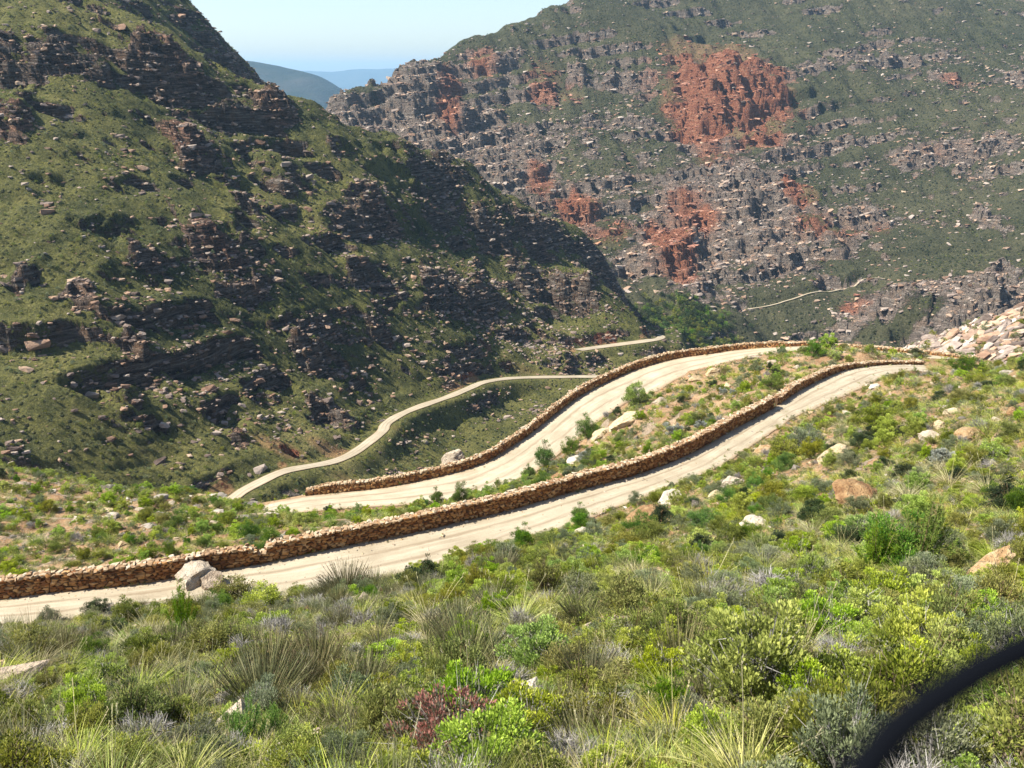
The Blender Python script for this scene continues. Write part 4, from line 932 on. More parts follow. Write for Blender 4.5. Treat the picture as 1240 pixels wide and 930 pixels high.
def bush_meshes(seed, nclump=46, nl=5200, H=0.72, ln=0.040, wd=0.016, cr=0.085, upw=0.6, stems=True):
    """two meshes: foliage in clumps on a ragged dome, and the branches that carry them (plant is 1 m across)"""
    r = np.random.default_rng(seed); c = dome(r, nclump, 0.43, H) * r.uniform(.72, 1.22, (nclump, 1)); cs = r.uniform(.5, 1.5, nclump)
    k = r.choice(nclump, nl, p=cs ** 2 / (cs ** 2).sum()); off = r.normal(size=(nl, 3)) ; off = unit(off) * (r.uniform(0, 1, (nl, 1)) ** 0.45)
    pos = c[k] + off * cr * cs[k][:, None] * np.array([1, 1, .8])
    dirn = off * 0.9 + unit(c[k]) * 0.5 + np.array([0, 0, upw]) + r.normal(size=(nl, 3)) * .35
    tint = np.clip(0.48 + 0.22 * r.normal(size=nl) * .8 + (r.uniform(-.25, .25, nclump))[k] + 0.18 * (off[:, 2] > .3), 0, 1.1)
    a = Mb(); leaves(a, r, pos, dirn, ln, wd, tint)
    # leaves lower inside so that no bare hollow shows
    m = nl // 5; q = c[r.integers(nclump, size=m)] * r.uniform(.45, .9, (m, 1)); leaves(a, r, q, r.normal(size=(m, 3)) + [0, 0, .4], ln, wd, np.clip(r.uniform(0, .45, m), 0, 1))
    b = Mb(); P0 = r.normal(size=(nclump, 3)) * [.03, .03, 0]; d = c - P0
    strips(b, r, P0, d * [0.8, .8, 1.25], np.zeros(3), np.linalg.norm(d, axis=1), 0.018, 3, r.uniform(.1, .9, nclump), 0, tip=.3)
    j = r.integers(nclump, size=nclump * 4); s0 = c[j] * r.uniform(.5, .9, (len(j), 1)); dd = c[j] - s0 + r.normal(size=(len(j), 3)) * .06
    strips(b, r, s0, dd, np.zeros(3), np.linalg.norm(dd, axis=1) * 1.3, 0.008, 2, r.uniform(.3, 1, len(j)), 0)
    return a, b
def tussock_meshes(seed, n=420, H=0.6, spread=0.9, bend=1.2, w=0.012, seg=4, heads=10):
    r = np.random.default_rng(seed); th = r.uniform(0, 2 * np.pi, n); rr_ = r.uniform(0, 1, n) ** .6
    P0 = np.stack([np.cos(th) * rr_ * .13, np.sin(th) * rr_ * .13, np.zeros(n)], 1); lean = r.uniform(.1, 1, n) * spread
    th2 = th + r.normal(size=n) * .5; d0 = np.stack([np.cos(th2) * lean, np.sin(th2) * lean, np.ones(n)], 1); out = np.stack([np.cos(th2), np.sin(th2), -np.ones(n) * .9], 1)
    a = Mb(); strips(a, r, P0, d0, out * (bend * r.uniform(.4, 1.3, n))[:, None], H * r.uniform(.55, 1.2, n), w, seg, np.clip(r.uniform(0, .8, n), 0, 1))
    b = Mb(); m = heads; th = r.uniform(0, 2 * np.pi, m); d0 = np.stack([np.cos(th) * .35, np.sin(th) * .35, np.ones(m)], 1)
    l = H * r.uniform(1.2, 1.7, m); bd = np.stack([np.cos(th) * .3, np.sin(th) * .3, -.15 * np.ones(m)], 1)
    strips(b, r, np.zeros((m, 3)), d0, bd, l, 0.006, 4, np.full(m, .55), 0, tip=.8)
    e = unit(d0 + bd * .6) * l[:, None] * .93; k = np.repeat(np.arange(m), 9)
    leaves(b, r, e[k] + unit(d0[k]) * r.uniform(-.05, .06, (len(k), 1)), d0[k] + r.normal(size=(len(k), 3)) * .25, .035, .010, r.uniform(.6, 1.1, len(k)))
    return a, b
def reed_meshes(seed, n=620, H=0.78, spread=.45):
    r = np.random.default_rng(seed); th = r.uniform(0, 2 * np.pi, n); rr_ = r.uniform(0, 1, n) ** .5
    P0 = np.stack([np.cos(th) * rr_ * .20, np.sin(th) * rr_ * .20, np.zeros(n)], 1); lean = rr_ * spread + r.normal(size=n) * .08
    d0 = np.stack([np.cos(th) * lean, np.sin(th) * lean, np.ones(n)], 1) + r.normal(size=(n, 3)) * .05; l = H * r.uniform(.5, 1.12, n)
    a = Mb(); bd = np.stack([np.cos(th) * .22, np.sin(th) * .22, -.08 * np.ones(n)], 1); strips(a, r, P0, d0, bd, l, 0.010, 3, r.uniform(0, .8, n), tip=.5)
    b = Mb(); m = n // 4; k = np.repeat(np.arange(m), 5); e = P0[:m] + unit(d0[:m] + bd[:m] * .5) * l[:m, None]
    leaves(b, r, e[k] + unit(d0[k]) * r.uniform(-.12, .0, (len(k), 1)), d0[k] + r.normal(size=(len(k), 3)) * .3, .03, .010, r.uniform(.2, 1.0, len(k)))
    return a, b
def twig_meshes(seed, n=70, R_=.5, H=.6, fine=1100):
    r = np.random.default_rng(seed); c = dome(r, n, R_ * .7, H * .75); P0 = r.normal(size=(n, 3)) * [.03, .03, 0]
    a = Mb(); strips(a, r, P0, (c - P0) * [1, 1, 1.1], r.normal(size=(n, 3)) * .25, np.linalg.norm(c, axis=1), .014, 4, r.uniform(0, .8, n), tip=.4)
    k = r.integers(n, size=fine); s0 = c[k] * r.uniform(.45, 1.0, (fine, 1)); d = unit(c[k]) + r.normal(size=(fine, 3)) * .55 + [0, 0, .3]
    b = Mb(); strips(b, r, s0, d, r.normal(size=(fine, 3)) * .5, r.uniform(.06, .2, fine), .0065, 3, r.uniform(.2, 1, fine), tip=.4)
    return b, a
def feather_meshes(seed, n=34, H=1.15, nl=4200):
    """upright shrub of needle-clad rods"""
    r = np.random.default_rng(seed); th = r.uniform(0, 2 * np.pi, n); rr_ = r.uniform(0, 1, n) ** .6
    tip = np.stack([np.cos(th) * rr_ * .36, np.sin(th) * rr_ * .36, H * (1.05 - .55 * rr_) * r.uniform(.8, 1.08, n)], 1); base = tip * [.2, .2, .05]
    k = r.integers(n, size=nl); f = r.uniform(.25, 1.0, nl)[:, None]; ax = unit(tip - base)[k]
    pos = base[k] * (1 - f) + tip[k] * f; dirn = ax * 1.0 + r.normal(size=(nl, 3)) * .55
    a = Mb(); leaves(a, r, pos, dirn, .055, .009, np.clip(r.uniform(.1, .7, nl) + .3 * f[:, 0], 0, 1))
    b = Mb(); strips(b, r, base, tip - base, np.zeros(3), np.linalg.norm(tip - base, axis=1), .014, 3, r.uniform(.2, .9, n), tip=.3)
    return a, b
def simple_bush(seed, nl=520, H=.62):
    a, b = bush_meshes(seed, 26, nl, H, .105, .052, .13, .5); return a

P_ = {}
def proto(kind, meshes, fname, bname, fm, bm_):
    a, b = meshes; P_.setdefault(kind, []).append((a.mesh(fname, [G[fm]]), b.mesh(bname, [G[bm_]]), fname, bname))
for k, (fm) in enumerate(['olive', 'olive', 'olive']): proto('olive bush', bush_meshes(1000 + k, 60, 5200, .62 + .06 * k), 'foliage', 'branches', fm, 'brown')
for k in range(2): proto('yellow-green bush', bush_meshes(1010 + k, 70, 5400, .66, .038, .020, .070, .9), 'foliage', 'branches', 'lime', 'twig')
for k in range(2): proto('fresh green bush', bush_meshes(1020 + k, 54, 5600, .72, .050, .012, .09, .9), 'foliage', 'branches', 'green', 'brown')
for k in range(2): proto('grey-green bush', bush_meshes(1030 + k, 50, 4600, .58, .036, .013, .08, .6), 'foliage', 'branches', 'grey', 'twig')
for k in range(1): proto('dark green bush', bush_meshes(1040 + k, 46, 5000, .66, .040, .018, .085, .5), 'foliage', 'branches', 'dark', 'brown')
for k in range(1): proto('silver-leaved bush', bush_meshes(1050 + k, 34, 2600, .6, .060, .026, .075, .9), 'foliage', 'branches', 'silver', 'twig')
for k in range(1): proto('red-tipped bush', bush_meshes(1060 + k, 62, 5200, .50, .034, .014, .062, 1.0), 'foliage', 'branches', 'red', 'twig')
for k in range(2): proto('feathery green shrub', feather_meshes(1070 + k), 'foliage', 'stems', 'green', 'brown')
for k in range(2): proto('dead grey shrub', twig_meshes(1080 + k), 'fine_twigs', 'branches', 'twig', 'twig')
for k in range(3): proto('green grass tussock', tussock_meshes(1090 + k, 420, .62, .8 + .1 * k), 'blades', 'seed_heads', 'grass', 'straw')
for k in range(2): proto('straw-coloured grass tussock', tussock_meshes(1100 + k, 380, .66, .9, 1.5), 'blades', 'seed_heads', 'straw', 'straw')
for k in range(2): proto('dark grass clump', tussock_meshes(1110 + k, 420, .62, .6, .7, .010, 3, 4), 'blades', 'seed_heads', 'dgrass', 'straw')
for k in range(2): proto('upright reed clump', reed_meshes(1120 + k), 'reeds', 'seed_heads', 'dgrass', 'brown')
NAMES = {'olive bush': ('olive_bush', 'bush'), 'yellow-green bush': ('yellow_green_bush', 'bush'), 'fresh green bush': ('green_bush', 'bush'), 'grey-green bush': ('grey_green_bush', 'bush'), 'dark green bush': ('dark_bush', 'bush'),
         'silver-leaved bush': ('silver_bush', 'bush'), 'red-tipped bush': ('red_tipped_bush', 'bush'), 'feathery green shrub': ('feathery_shrub', 'shrub'), 'dead grey shrub': ('dead_shrub', 'shrub'),
         'green grass tussock': ('grass_tussock', 'grass tussock'), 'straw-coloured grass tussock': ('straw_tussock', 'grass tussock'), 'dark grass clump': ('dark_grass_clump', 'grass tussock'), 'upright reed clump': ('reed_clump', 'reeds')}
COUNT = {}
SIZE = {'green grass tussock': .9, 'straw-coloured grass tussock': .9, 'dark grass clump': .85, 'upright reed clump': .85}
def put_plant(kind, px, py, wpx, label=None, hs=1.0, parts=True, group=None, p=None):
    """px, py: where the plant meets the ground; wpx its width in the photograph"""
    p = drop(px, py) if p is None else p
    if p is None: return None
    t = p[1] * CP - p[2] * SP; wd = wpx * t / F_PX; nm, cat = NAMES[kind]; k = COUNT.get(kind, 0); COUNT[kind] = k + 1
    fm, bm_, fn, bn = P_[kind][k % len(P_[kind])]
    root = obj(nm, None, label=label, cat=cat, group=group); root.location = (p[0], p[1], p[2] - 0.03 * wd); root.scale = (wd * rr.uniform(.82, 1.18), wd * rr.uniform(.82, 1.18), wd * hs); root.rotation_euler = (rr.uniform(-.08, .08), rr.uniform(-.08, .08), rr.uniform(0, 6.28))
    obj(fn, fm, root)
    if parts: obj(bn, bm_, root, **({'kind': 'stuff'} if bn == 'seed_heads' else {}))
    FX.append((px, py - wpx * .25, wpx * .5)); return root
OB, YB, FB, GB, DB, SB, RB, FS, DS, GT, ST, DG, RC = ('olive bush', 'yellow-green bush', 'fresh green bush', 'grey-green bush', 'dark green bush', 'silver-leaved bush', 'red-tipped bush', 'feathery green shrub', 'dead grey shrub', 'green grass tussock', 'straw-coloured grass tussock', 'dark grass clump', 'upright reed clump')
for a in [
    (YB, 915, 865, 185, "broad domed yellow-green bush in the lower right thicket"), (OB, 925, 925, 120, "rounded olive bush at the bottom edge left of the strap", 1.1), (RB, 552, 925, 165, "low bush with red tips at the bottom centre"),
    (FS, 1110, 690, 110, "vivid green feathery shrub on the right slope, right half of a pair", .85), (FS, 1060, 690, 80, "vivid green feathery shrub on the right slope, left half of a pair", .75), (FB, 1085, 688, 110, "bright green foliage mound between the two vivid feathery shrubs", .75),
    (FS, 222, 782, 58, "upright bright green shrub below the tall pale boulder", 1.5), (FS, 300, 905, 70, "bright green upright shrub near the bottom left", 1.0), (FS, 330, 900, 60, "smaller bright green shrub right beside the upright one", .9),
    (YB, 95, 862, 80, "lime green bush on the left above the orange soil", .8), (YB, 130, 835, 70, "lime green bush behind the lower lime one on the left", .8), (DB, 150, 850, 60, "dark bush shading the lime green ones on the left", .7),
    (DB, 512, 712, 62, "dark round bush standing out against the pale road", .85), (RC, 420, 722, 62, "tall dark reed clump against the near road", 1.0), (RC, 452, 716, 46, "shorter dark reed clump right of the tall one at the near road", .9), (RC, 395, 726, 44, "shorter dark reed clump left of the tall one at the near road", .9), (DS, 380, 742, 70, "pale grey dead shrub below the reed clump", .7),
    (DS, 575, 690, 40, "bristly brown-grey shrub at the near road edge", 1.1), (GB, 615, 690, 66, "grey-green bush at the near road edge right of the bristly one", .8), (OB, 650, 690, 50, "olive bush touching the pale road below the wall middle", .8),
    (ST, 520, 765, 90, "big straw-yellow grass tuft with arching blades, centre left", 1.0), (GT, 630, 760, 90, "arching yellow-green grass tuft in the centre of the slope", 1.0), (GT, 660, 745, 60, "grass tuft behind the arching one in the centre", 1.0),
    (DG, 470, 755, 60, "dark green grass clump left of the straw-yellow tuft", .8), (DG, 640, 775, 70, "dark grass clump below the arching central tuft"), (DS, 610, 840, 110, "large grey twiggy shrub in the centre of the thicket", .75),
    (DS, 430, 800, 50, "small grey dead shrub left of centre", .9), (YB, 470, 810, 70, "yellow-green bush left of the grey twiggy shrub", .7), (ST, 440, 890, 100, "white-bladed grass tuft at the lower left", 1.2),
    (DG, 430, 905, 90, "dark tussock beneath the white-bladed tuft"), (RC, 715, 830, 90, "grey-green reed clump right of the central twiggy shrub", .9), (YB, 760, 800, 60, "pale lime bush right of centre", .9), (YB, 800, 830, 80, "bright lime bush below the pale lime one", .9),
    (OB, 700, 850, 70, "olive bush with yellowish tips right of centre", .8), (RC, 705, 915, 110, "broad dark reed clump at the bottom, right of the red-tipped bush", .8), (RC, 760, 910, 90, "second dark reed clump at the bottom, left of the strap", .8),
    (GT, 860, 715, 90, "large green tussock left of the pale dead shrub", .9), (GT, 830, 735, 70, "yellow-green tussock below the large green one", .8), (DS, 935, 720, 95, "pale blue-grey dead shrub on the right slope", .7), (GB, 985, 705, 60, "grey-green bush right of the pale dead shrub", .9),
    (OB, 1020, 730, 100, "wide olive bush below the vivid green shrubs", .7), (GB, 1100, 715, 80, "grey-green bush at the foot of the vivid green shrubs", .8), (OB, 960, 770, 110, "wide olive-green bush in the middle of the right thicket", .7),
    (YB, 1040, 775, 100, "yellowish bush above the black strap, left", .8), (DS, 1080, 800, 90, "grey dead shrub touching the black strap", .7), (DS, 1010, 800, 90, "grey twig tangle left of the black strap", .6), (OB, 1140, 760, 110, "olive bush above the cream angular stone", .7),
    (OB, 1210, 750, 110, "olive bush at the right margin over the strap", .7), (DS, 1225, 670, 70, "mauve-grey dead shrub at the right margin", .9), (GB, 880, 750, 90, "grey-green bush left of the wide olive-green one", .7),
    (FB, 815, 870, 70, "tall fresh green bush left of the broad yellow-green dome", 1.0), (DS, 865, 905, 100, "grey twig tangle below the broad yellow-green dome", .6), (DS, 1010, 880, 80, "grey twig tangle left of the strap's lower end", .7),
    (OB, 360, 925, 110, "low olive bush in front of the half buried smooth stone", .6), (DB, 255, 925, 60, "dark green bush at the bottom left edge", .8), (RC, 380, 830, 110, "broad dull green reed clump on the left slope", .9), (RC, 330, 820, 90, "dull green reed clump left of the broad one", .9),
    (RC, 440, 845, 100, "dull green reed clump right of the broad one", .8), (DS, 60, 905, 110, "sprawl of grey dead branches in the lower left corner", .45), (DS, 20, 850, 90, "grey dead branches at the left margin", .5), (DG, 40, 800, 110, "dark shaggy grass at the left margin below the road"),
    (ST, 160, 790, 80, "straw tuft below the white stone on the road bank", .9), (ST, 190, 775, 60, "straw tuft left of the upright bright green shrub", 1.0), (DG, 170, 735, 26, "orange-brown tuft by the road left of the tall boulder"),
    (GT, 180, 768, 50, "yellow-brown tuft beside the road bank at left"), (DB, 118, 742, 34, "dark green leafy plant on the road bank at left", .8), (DB, 135, 775, 50, "dark olive bush on the road bank at left", .8), (GB, 60, 757, 46, "grey-green bush at the road edge, far left", .8),
    (FB, 115, 800, 40, "small fresh green bush below the road bank at left"), (YB, 330, 770, 60, "yellowish bush right of the flat cream slab", .7), (OB, 285, 730, 70, "olive bush right of the tall boulder by the road", .6), (YB, 320, 740, 70, "yellow-green bush against the pale road, left", .6),
    (FB, 703, 632, 34, "small round green bush on the pale rock by the near road", .8), (GB, 845, 640, 36, "grey-green bush beside the ochre ledge", .9), (DS, 735, 505, 20, "grey bush between the roads", .8),
    (YB, 770, 492, 46, "light green bush on the inner side of the middle road", .9), (FB, 712, 530, 34, "green bush at the middle road's inner edge, upper", 1.0), (FB, 660, 568, 40, "green bush at the middle road's inner edge, lower", 1.0), (FB, 690, 552, 30, "green bush between two others along the middle road"),
    (FB, 640, 580, 22, "leafy bush at the lower inner edge of the middle road"), (FB, 558, 610, 26, "spiky green bush behind the near wall's crest", 1.3), (FB, 530, 612, 22, "spiky green bush left of the taller one behind the wall", 1.2), (DB, 398, 621, 16, "dark bush at the end of the middle road"),
    (SB, 815, 528, 36, "silver-white bush behind the near wall between roads", .7), (SB, 848, 520, 22, "small silvery bush right of the silver-white one", .8), (FB, 935, 472, 24, "green bush behind the gap in the near wall"), (YB, 1003, 425, 34, "light green bush on the crest beyond the bend", .8),
    (YB, 1085, 421, 18, "small yellow bush by the far road edge on the crest", .8), (FB, 985, 432, 30, "bright green bush inside the road bend", .9), (YB, 1010, 434, 24, "yellow bush inside the road bend", .6),
    (DB, 1110, 432, 26, "dark flat bush behind the low wall of the bend", .6), (DS, 1150, 475, 34, "blue-grey bush on the slope near the bend", .6), (FB, 1165, 452, 40, "green bush on the crest above the bend", .8), (GT, 1135, 450, 30, "straw-green tuft at the road bend"),
    (DG, 1165, 520, 30, "dark tuft beside the wide orange-white slab"), (SB, 1140, 560, 40, "grey-green leafy plant below the bright white boulder", .7), (GT, 1195, 530, 46, "tall yellow-green tuft by the orange slab", 1.1), (YB, 1200, 560, 50, "yellow-green mound near the right margin", .7),
    (ST, 1150, 590, 60, "wind-combed straw grass on the right slope", 1.0), (ST, 1195, 600, 60, "wind-combed pale grass close to the right margin", 1.0), (ST, 1100, 605, 55, "pale straw tuft right of the broad rock hump", .9), (DB, 1220, 615, 60, "dark bush at the right margin above the mauve-grey one", .7),
    (OB, 950, 560, 50, "olive shrub on the bank above the near road", .9), (GB, 975, 545, 60, "grey-green shrub on the bank left of the rock dome", .8), (OB, 1060, 520, 50, "brownish olive shrub above the rock dome", .9), (DB, 1045, 545, 36, "dark shrub beside the smooth tan dome", .9),
    (ST, 60, 845, 50, "tan grass tuft on the left slope", .9), (GT, 545, 800, 60, "green tuft left of the central twiggy shrub"), (FB, 1220, 830, 40, "green bush beneath the strap at right"), (DG, 1150, 880, 80, "dark tuft under the black strap"), (DS, 1200, 890, 80, "grey twigs under the black strap", .5), (YB, 1230, 920, 50, "yellow-green sprig bush in the lower right corner")]:
    k, px, py, wpx, lab = a[:5]; put_plant(k, px, py, wpx * SIZE.get(k, 1.0), lab, a[5] if len(a) > 5 else 1.0)

# ---- everything else that grows on the slope: random, denser where the photograph is
KW = {}
def mix_for(px, py):
    """weights of the kinds in this part of the slope"""
    if py > 700 and px < 480: w = {DG: .13, RC: .13, GT: .14, ST: .17, OB: .16, GB: .08, YB: .06, DS: .14, FB: .02}
    elif py > 690 and px < 860: w = {DG: .07, RC: .09, GT: .20, ST: .11, OB: .18, YB: .17, GB: .08, DS: .10}
    elif py > 700: w = {OB: .22, YB: .25, GB: .13, DS: .19, GT: .11, DG: .05, ST: .05}
    elif px > 950: w = {GT: .30, ST: .20, OB: .17, GB: .10, DB: .04, YB: .11, DS: .07, FB: .01}
    elif py > 590 and px < 560: w = {YB: .32, GT: .26, OB: .20, FB: .10, GB: .08, DS: .04}
    else: w = {OB: .28, GB: .15, YB: .17, FB: .08, GT: .20, DB: .06, SB: .01, DS: .05}
    return w
pts_all = []
cand = 0
ax, ay = rng.uniform(-0.72, 0.72, 60000), None
# uniform over the ground plan with a density that thins with distance
Yc = np.exp(rng.uniform(np.log(2.6 + 4), np.log(104 + 4), 60000)) - 4; Xc = rng.uniform(-.70, .70, 60000) * (Yc + 6)
Zc = near(Xc, Yc); d1 = near(Xc, Yc, ND1); d2 = near(Xc, Yc, ND2)
rk = near(Xc, Yc, nr); bare = fbm(Xc / 3.2, Yc / 3.2, 401, 4)
for k in range(len(Xc)):
    x, y, z = Xc[k], Yc[k], Zc[k]; t_ = y * CP - z * SP
    if t_ < 4.0: continue
    px = 620 + F_PX * x / t_; py = 465 - F_PX * (y * SP + z * CP) / t_
    onr1 = d1[k]; onr2 = d2[k]
    if min(onr1, onr2) < 0.25: continue
    pts_all.append((x, y, z, t_, px, py, min(onr1, onr2), rk[k], bare[k]))
A_ = np.array(pts_all)
cellsz = 0.5; taken = {}
def free(x, y, rad):
    i, j = int(math.floor(x / cellsz)), int(math.floor(y / cellsz)); q = int(rad / cellsz) + 2
    for a in range(i - q, i + q + 1):
        for b in range(j - q, j + q + 1):
            for (X_, Y_, r_) in taken.get((a, b), ()):
                if (X_ - x) ** 2 + (Y_ - y) ** 2 < ((r_ + rad) * 0.43) ** 2: return False
    return True
def take(x, y, rad): taken.setdefault((int(math.floor(x / cellsz)), int(math.floor(y / cellsz))), []).append((x, y, rad))
for o in list(sc.objects):
    if o.parent is None and 'category' in o and o['category'] in ('bush', 'shrub', 'grass tussock', 'reeds', 'rock'):
        take(o.location.x, o.location.y, o.scale.x * (.42 if o['category'] != 'rock' else .62))
picks = []
for x, y, z, t_, px, py, dr, rk_, ba in A_:
    dens = 1.0
    if px < 400 and py < 690 and t_ > 40: dens = .8                      # lower left spur: stony
    if dr < 1.5: dens *= .35
    if rk_ > .45: dens *= .45
    if ba < -.28: dens *= .25
    # open orange ground in the photograph
    for bx, by, bw, bh in ((110, 762, 110, 14), (790, 630, 90, 30), (1040, 600, 60, 34), (1180, 500, 60, 26), (60, 880, 40, 26), (760, 510, 60, 24), (950, 560, 30, 20)):
        if ((px - bx) / bw) ** 2 + ((py - by) / bh) ** 2 < 1: dens *= .3
    if rr.uniform() > dens: continue
    R0 = rr.uniform(.28, .55) if t_ < 30 else rr.uniform(.32, .70)
    if rr.uniform() < .4: R0 *= .6
    if dr < 1.2: R0 = min(R0, .3)
    if t_ < 11: R0 = min(R0, .48)
    if not free(x, y, R0): continue
    take(x, y, R0); picks.append((x, y, z, t_, px, py, R0))
    if len(picks) >= 7000: break
# the ones that show largest are individuals, the rest are joined as one cover per kind
vis = [q for q in picks if -40 < q[4] < 1280 and q[5] < 990]
vis.sort(key=lambda q: -q[6] / q[3])
inds = {}; scatter_pts = {}
CAP = {'bush': 205, 'shrub': 90, 'grass tussock': 170, 'reeds': 60}
done = set(); usedc = {}
for q in vis:
    x, y, z, t_, px, py, R0 = q; w = mix_for(px, py); kk = list(w); kind = kk[rr.choice(len(kk), p=np.array(list(w.values())) / sum(w.values()))]
    cat = NAMES[kind][1]; p = np.array([x, y, z]); hs = rr.uniform(.65, 1.1)
    if usedc.get(cat, 0) < CAP[cat] and R0 * 2 / t_ * F_PX > 22:
        usedc[cat] = usedc.get(cat, 0) + 1
        o = put_plant(kind, px, py, 2 * R0 * F_PX / t_ * SIZE.get(kind, 1), None, hs, R0 / t_ > .02, {'bush': 'wild bushes of the scrub slope', 'shrub': 'dead shrubs of the scrub slope', 'grass tussock': 'grass tussocks of the scrub slope', 'reeds': 'reed clumps of the scrub slope'}[cat], p)
        auto(o, kind, px, py)
    else: scatter_pts.setdefault(kind, []).append((x, y, z - .03, 2 * R0 * SIZE.get(kind, 1), hs * rr.uniform(.8, 1.2)))
vs = set(id(q) for q in vis)
for q in picks:
    if id(q) in vs: continue
    x, y, z, t_, px, py, R0 = q; w = mix_for(px, py); kk = list(w); kind = kk[rr.choice(len(kk), p=np.array(list(w.values())) / sum(w.values()))]
    scatter_pts.setdefault(kind, []).append((x, y, z - .03, 2 * R0, .85))
print("plants", len(picks), usedc, {k: len(v) for k, v in scatter_pts.items()})

# ---- scatter by geometry nodes (only for what nobody could count)
def scatter(name, pts, rot, scl, protos, label, single_mats=None):
    """protos: list of mesh datablocks"""
    col_ = bpy.data.collections.new(name + "_kinds")
    for k, me in enumerate(protos):
        for mm in (me if isinstance(me, (list, tuple)) else [me]): col_.objects.link(bpy.data.objects.new(name + "_kind", mm))
    pts = np.asarray(pts, np.float32); me = bpy.data.meshes.new(name); me.vertices.add(len(pts)); me.vertices.foreach_set("co", pts.ravel())
    for nm, v in (("rot", rot), ("scl", scl)):
        a = me.attributes.new(nm, 'FLOAT_VECTOR', 'POINT'); a.data.foreach_set("vector", np.asarray(v, np.float32).ravel())
    nco = len(col_.objects); a = me.attributes.new("pick", 'INT', 'POINT'); a.data.foreach_set("value", rng.integers(0, nco, len(pts)).astype(np.int32))
    o = obj(name, me, label=label, kind='stuff')
    ng = bpy.data.node_groups.new(name, 'GeometryNodeTree'); ng.interface.new_socket("Geometry", in_out='INPUT', socket_type='NodeSocketGeometry'); ng.interface.new_socket("Geometry", in_out='OUTPUT', socket_type='NodeSocketGeometry')
    gi = ng.nodes.new("NodeGroupInput"); go = ng.nodes.new("NodeGroupOutput"); ip = ng.nodes.new("GeometryNodeInstanceOnPoints"); ci = ng.nodes.new("GeometryNodeCollectionInfo")
    ci.inputs['Collection'].default_value = col_; ci.inputs['Separate Children'].default_value = True; ci.inputs['Reset Children'].default_value = True
    def na(nm, ty):
        q = ng.nodes.new("GeometryNodeInputNamedAttribute"); q.data_type = ty; q.inputs['Name'].default_value = nm; return q.outputs['Attribute']
    L_ = ng.links.new
    L_(gi.outputs[0], ip.inputs['Points']); L_(ci.outputs[0], ip.inputs['Instance']); ip.inputs['Pick Instance'].default_value = True
    L_(na("pick", 'INT'), ip.inputs['Instance Index']); L_(na("rot", 'FLOAT_VECTOR'), ip.inputs['Rotation']); L_(na("scl", 'FLOAT_VECTOR'), ip.inputs['Scale'])
    L_(ip.outputs[0], go.inputs[0]); md = o.modifiers.new("scatter", 'NODES'); md.node_group = ng
    return o
COVER = {OB: "scattered olive bushes covering the slope between the larger ones", YB: "scattered yellow-green bushes covering the slope", FB: "scattered fresh green bushes covering the slope", GB: "scattered grey-green bushes covering the slope",
         DB: "scattered dark bushes covering the slope", SB: "scattered silvery bushes covering the slope", DS: "scattered grey dead shrubs covering the slope", GT: "green grass tufts covering the slope", ST: "straw grass tufts covering the slope",
         DG: "dark grass tufts covering the slope", RC: "small reed clumps covering the slope"}
for kind, L_pts in scatter_pts.items():
    q = np.array(L_pts); n_ = len(q)
    scatter(NAMES[kind][0].replace('_bush', '_scrub').replace('_shrub', '_brushwood').replace('tussock', 'grass') + "_cover", q[:, :3], np.stack([rng.uniform(-.08, .08, n_), rng.uniform(-.08, .08, n_), rng.uniform(0, 6.28, n_)], 1), np.stack([q[:, 3], q[:, 3], q[:, 3] * q[:, 4]], 1), [pr[0] for pr in P_[kind]], COVER[kind])

# low herbs, short grass, litter and pebbles between the plants
def near_random(n, y0, y1, dens=None):
    y = np.exp(rng.uniform(np.log(y0 + 3), np.log(y1 + 3), n)) - 3; x = rng.uniform(-.68, .68, n) * (y + 5); z = near(x, y); d = np.minimum(near(x, y, ND1), near(x, y, ND2))
    return x, y, z, d
def rot3(n, tilt=.1): return np.stack([rng.uniform(-tilt, tilt, n), rng.uniform(-tilt, tilt, n), rng.uniform(0, 6.28, n)], 1)
herb = []
for k, mt in enumerate(['olive', 'olive', 'grey', 'lime']):
    a, b = bush_meshes(1200 + k, 14, 160, .5, .10, .04, .10, .8); herb.append(a.mesh("herb", [G[mt]]))
tuft = []
for k, mt in enumerate(['grass', 'straw', 'dgrass', 'grass']):
    a, b = tussock_meshes(1210 + k, 60, .6, .9, 1.0, .022, 3, 2); tuft.append(a.mesh("tuft", [G[mt]]))
x, y, z, d = near_random(26000, 2.5, 105); m_ = (d > .15) & ((fbm(x / 2.2, y / 2.2, 411, 4) > -.12) | (rng.uniform(size=len(x)) < .25)); x, y, z = x[m_], y[m_], z[m_]; s_ = rng.uniform(.16, .36, len(x)) * (1 + y / 48)
scatter("herb_cover", np.stack([x, y, z - .01], 1), rot3(len(x)), np.repeat(s_[:, None], 3, 1), herb, "low herbs between the bushes of the slope")
x, y, z, d = near_random(30000, 2.5, 105); m_ = (d > .1) & (fbm(x / 2.6, y / 2.6, 421, 4) > -.1); x, y, z = x[m_], y[m_], z[m_]; s_ = rng.uniform(.25, .5, len(x)) * (1 + y / 60)
scatter("grass_cover", np.stack([x, y, z - .01], 1), rot3(len(x)), np.stack([s_, s_, s_ * rng.uniform(.6, 1.2, len(x))], 1), tuft, "short grass between the bushes of the slope")
def verge(a, b, n, seed):
    """weeds and gravel that creep over the road edges"""
    k = rng.integers(0, len(a) - 1, n); e = rng.uniform(size=n) < .75; base = np.where(e[:, None], b[k], a[k]); o_ = unit(b[k] - a[k]) * rng.normal(0.05, .28, n)[:, None] * np.where(e, 1, -1)[:, None]
    q = base + o_ + np.stack([rng.normal(0, .4, n), rng.normal(0, .25, n), np.zeros(n)], 1); return q[:, 0], q[:, 1], near(q[:, 0], q[:, 1])
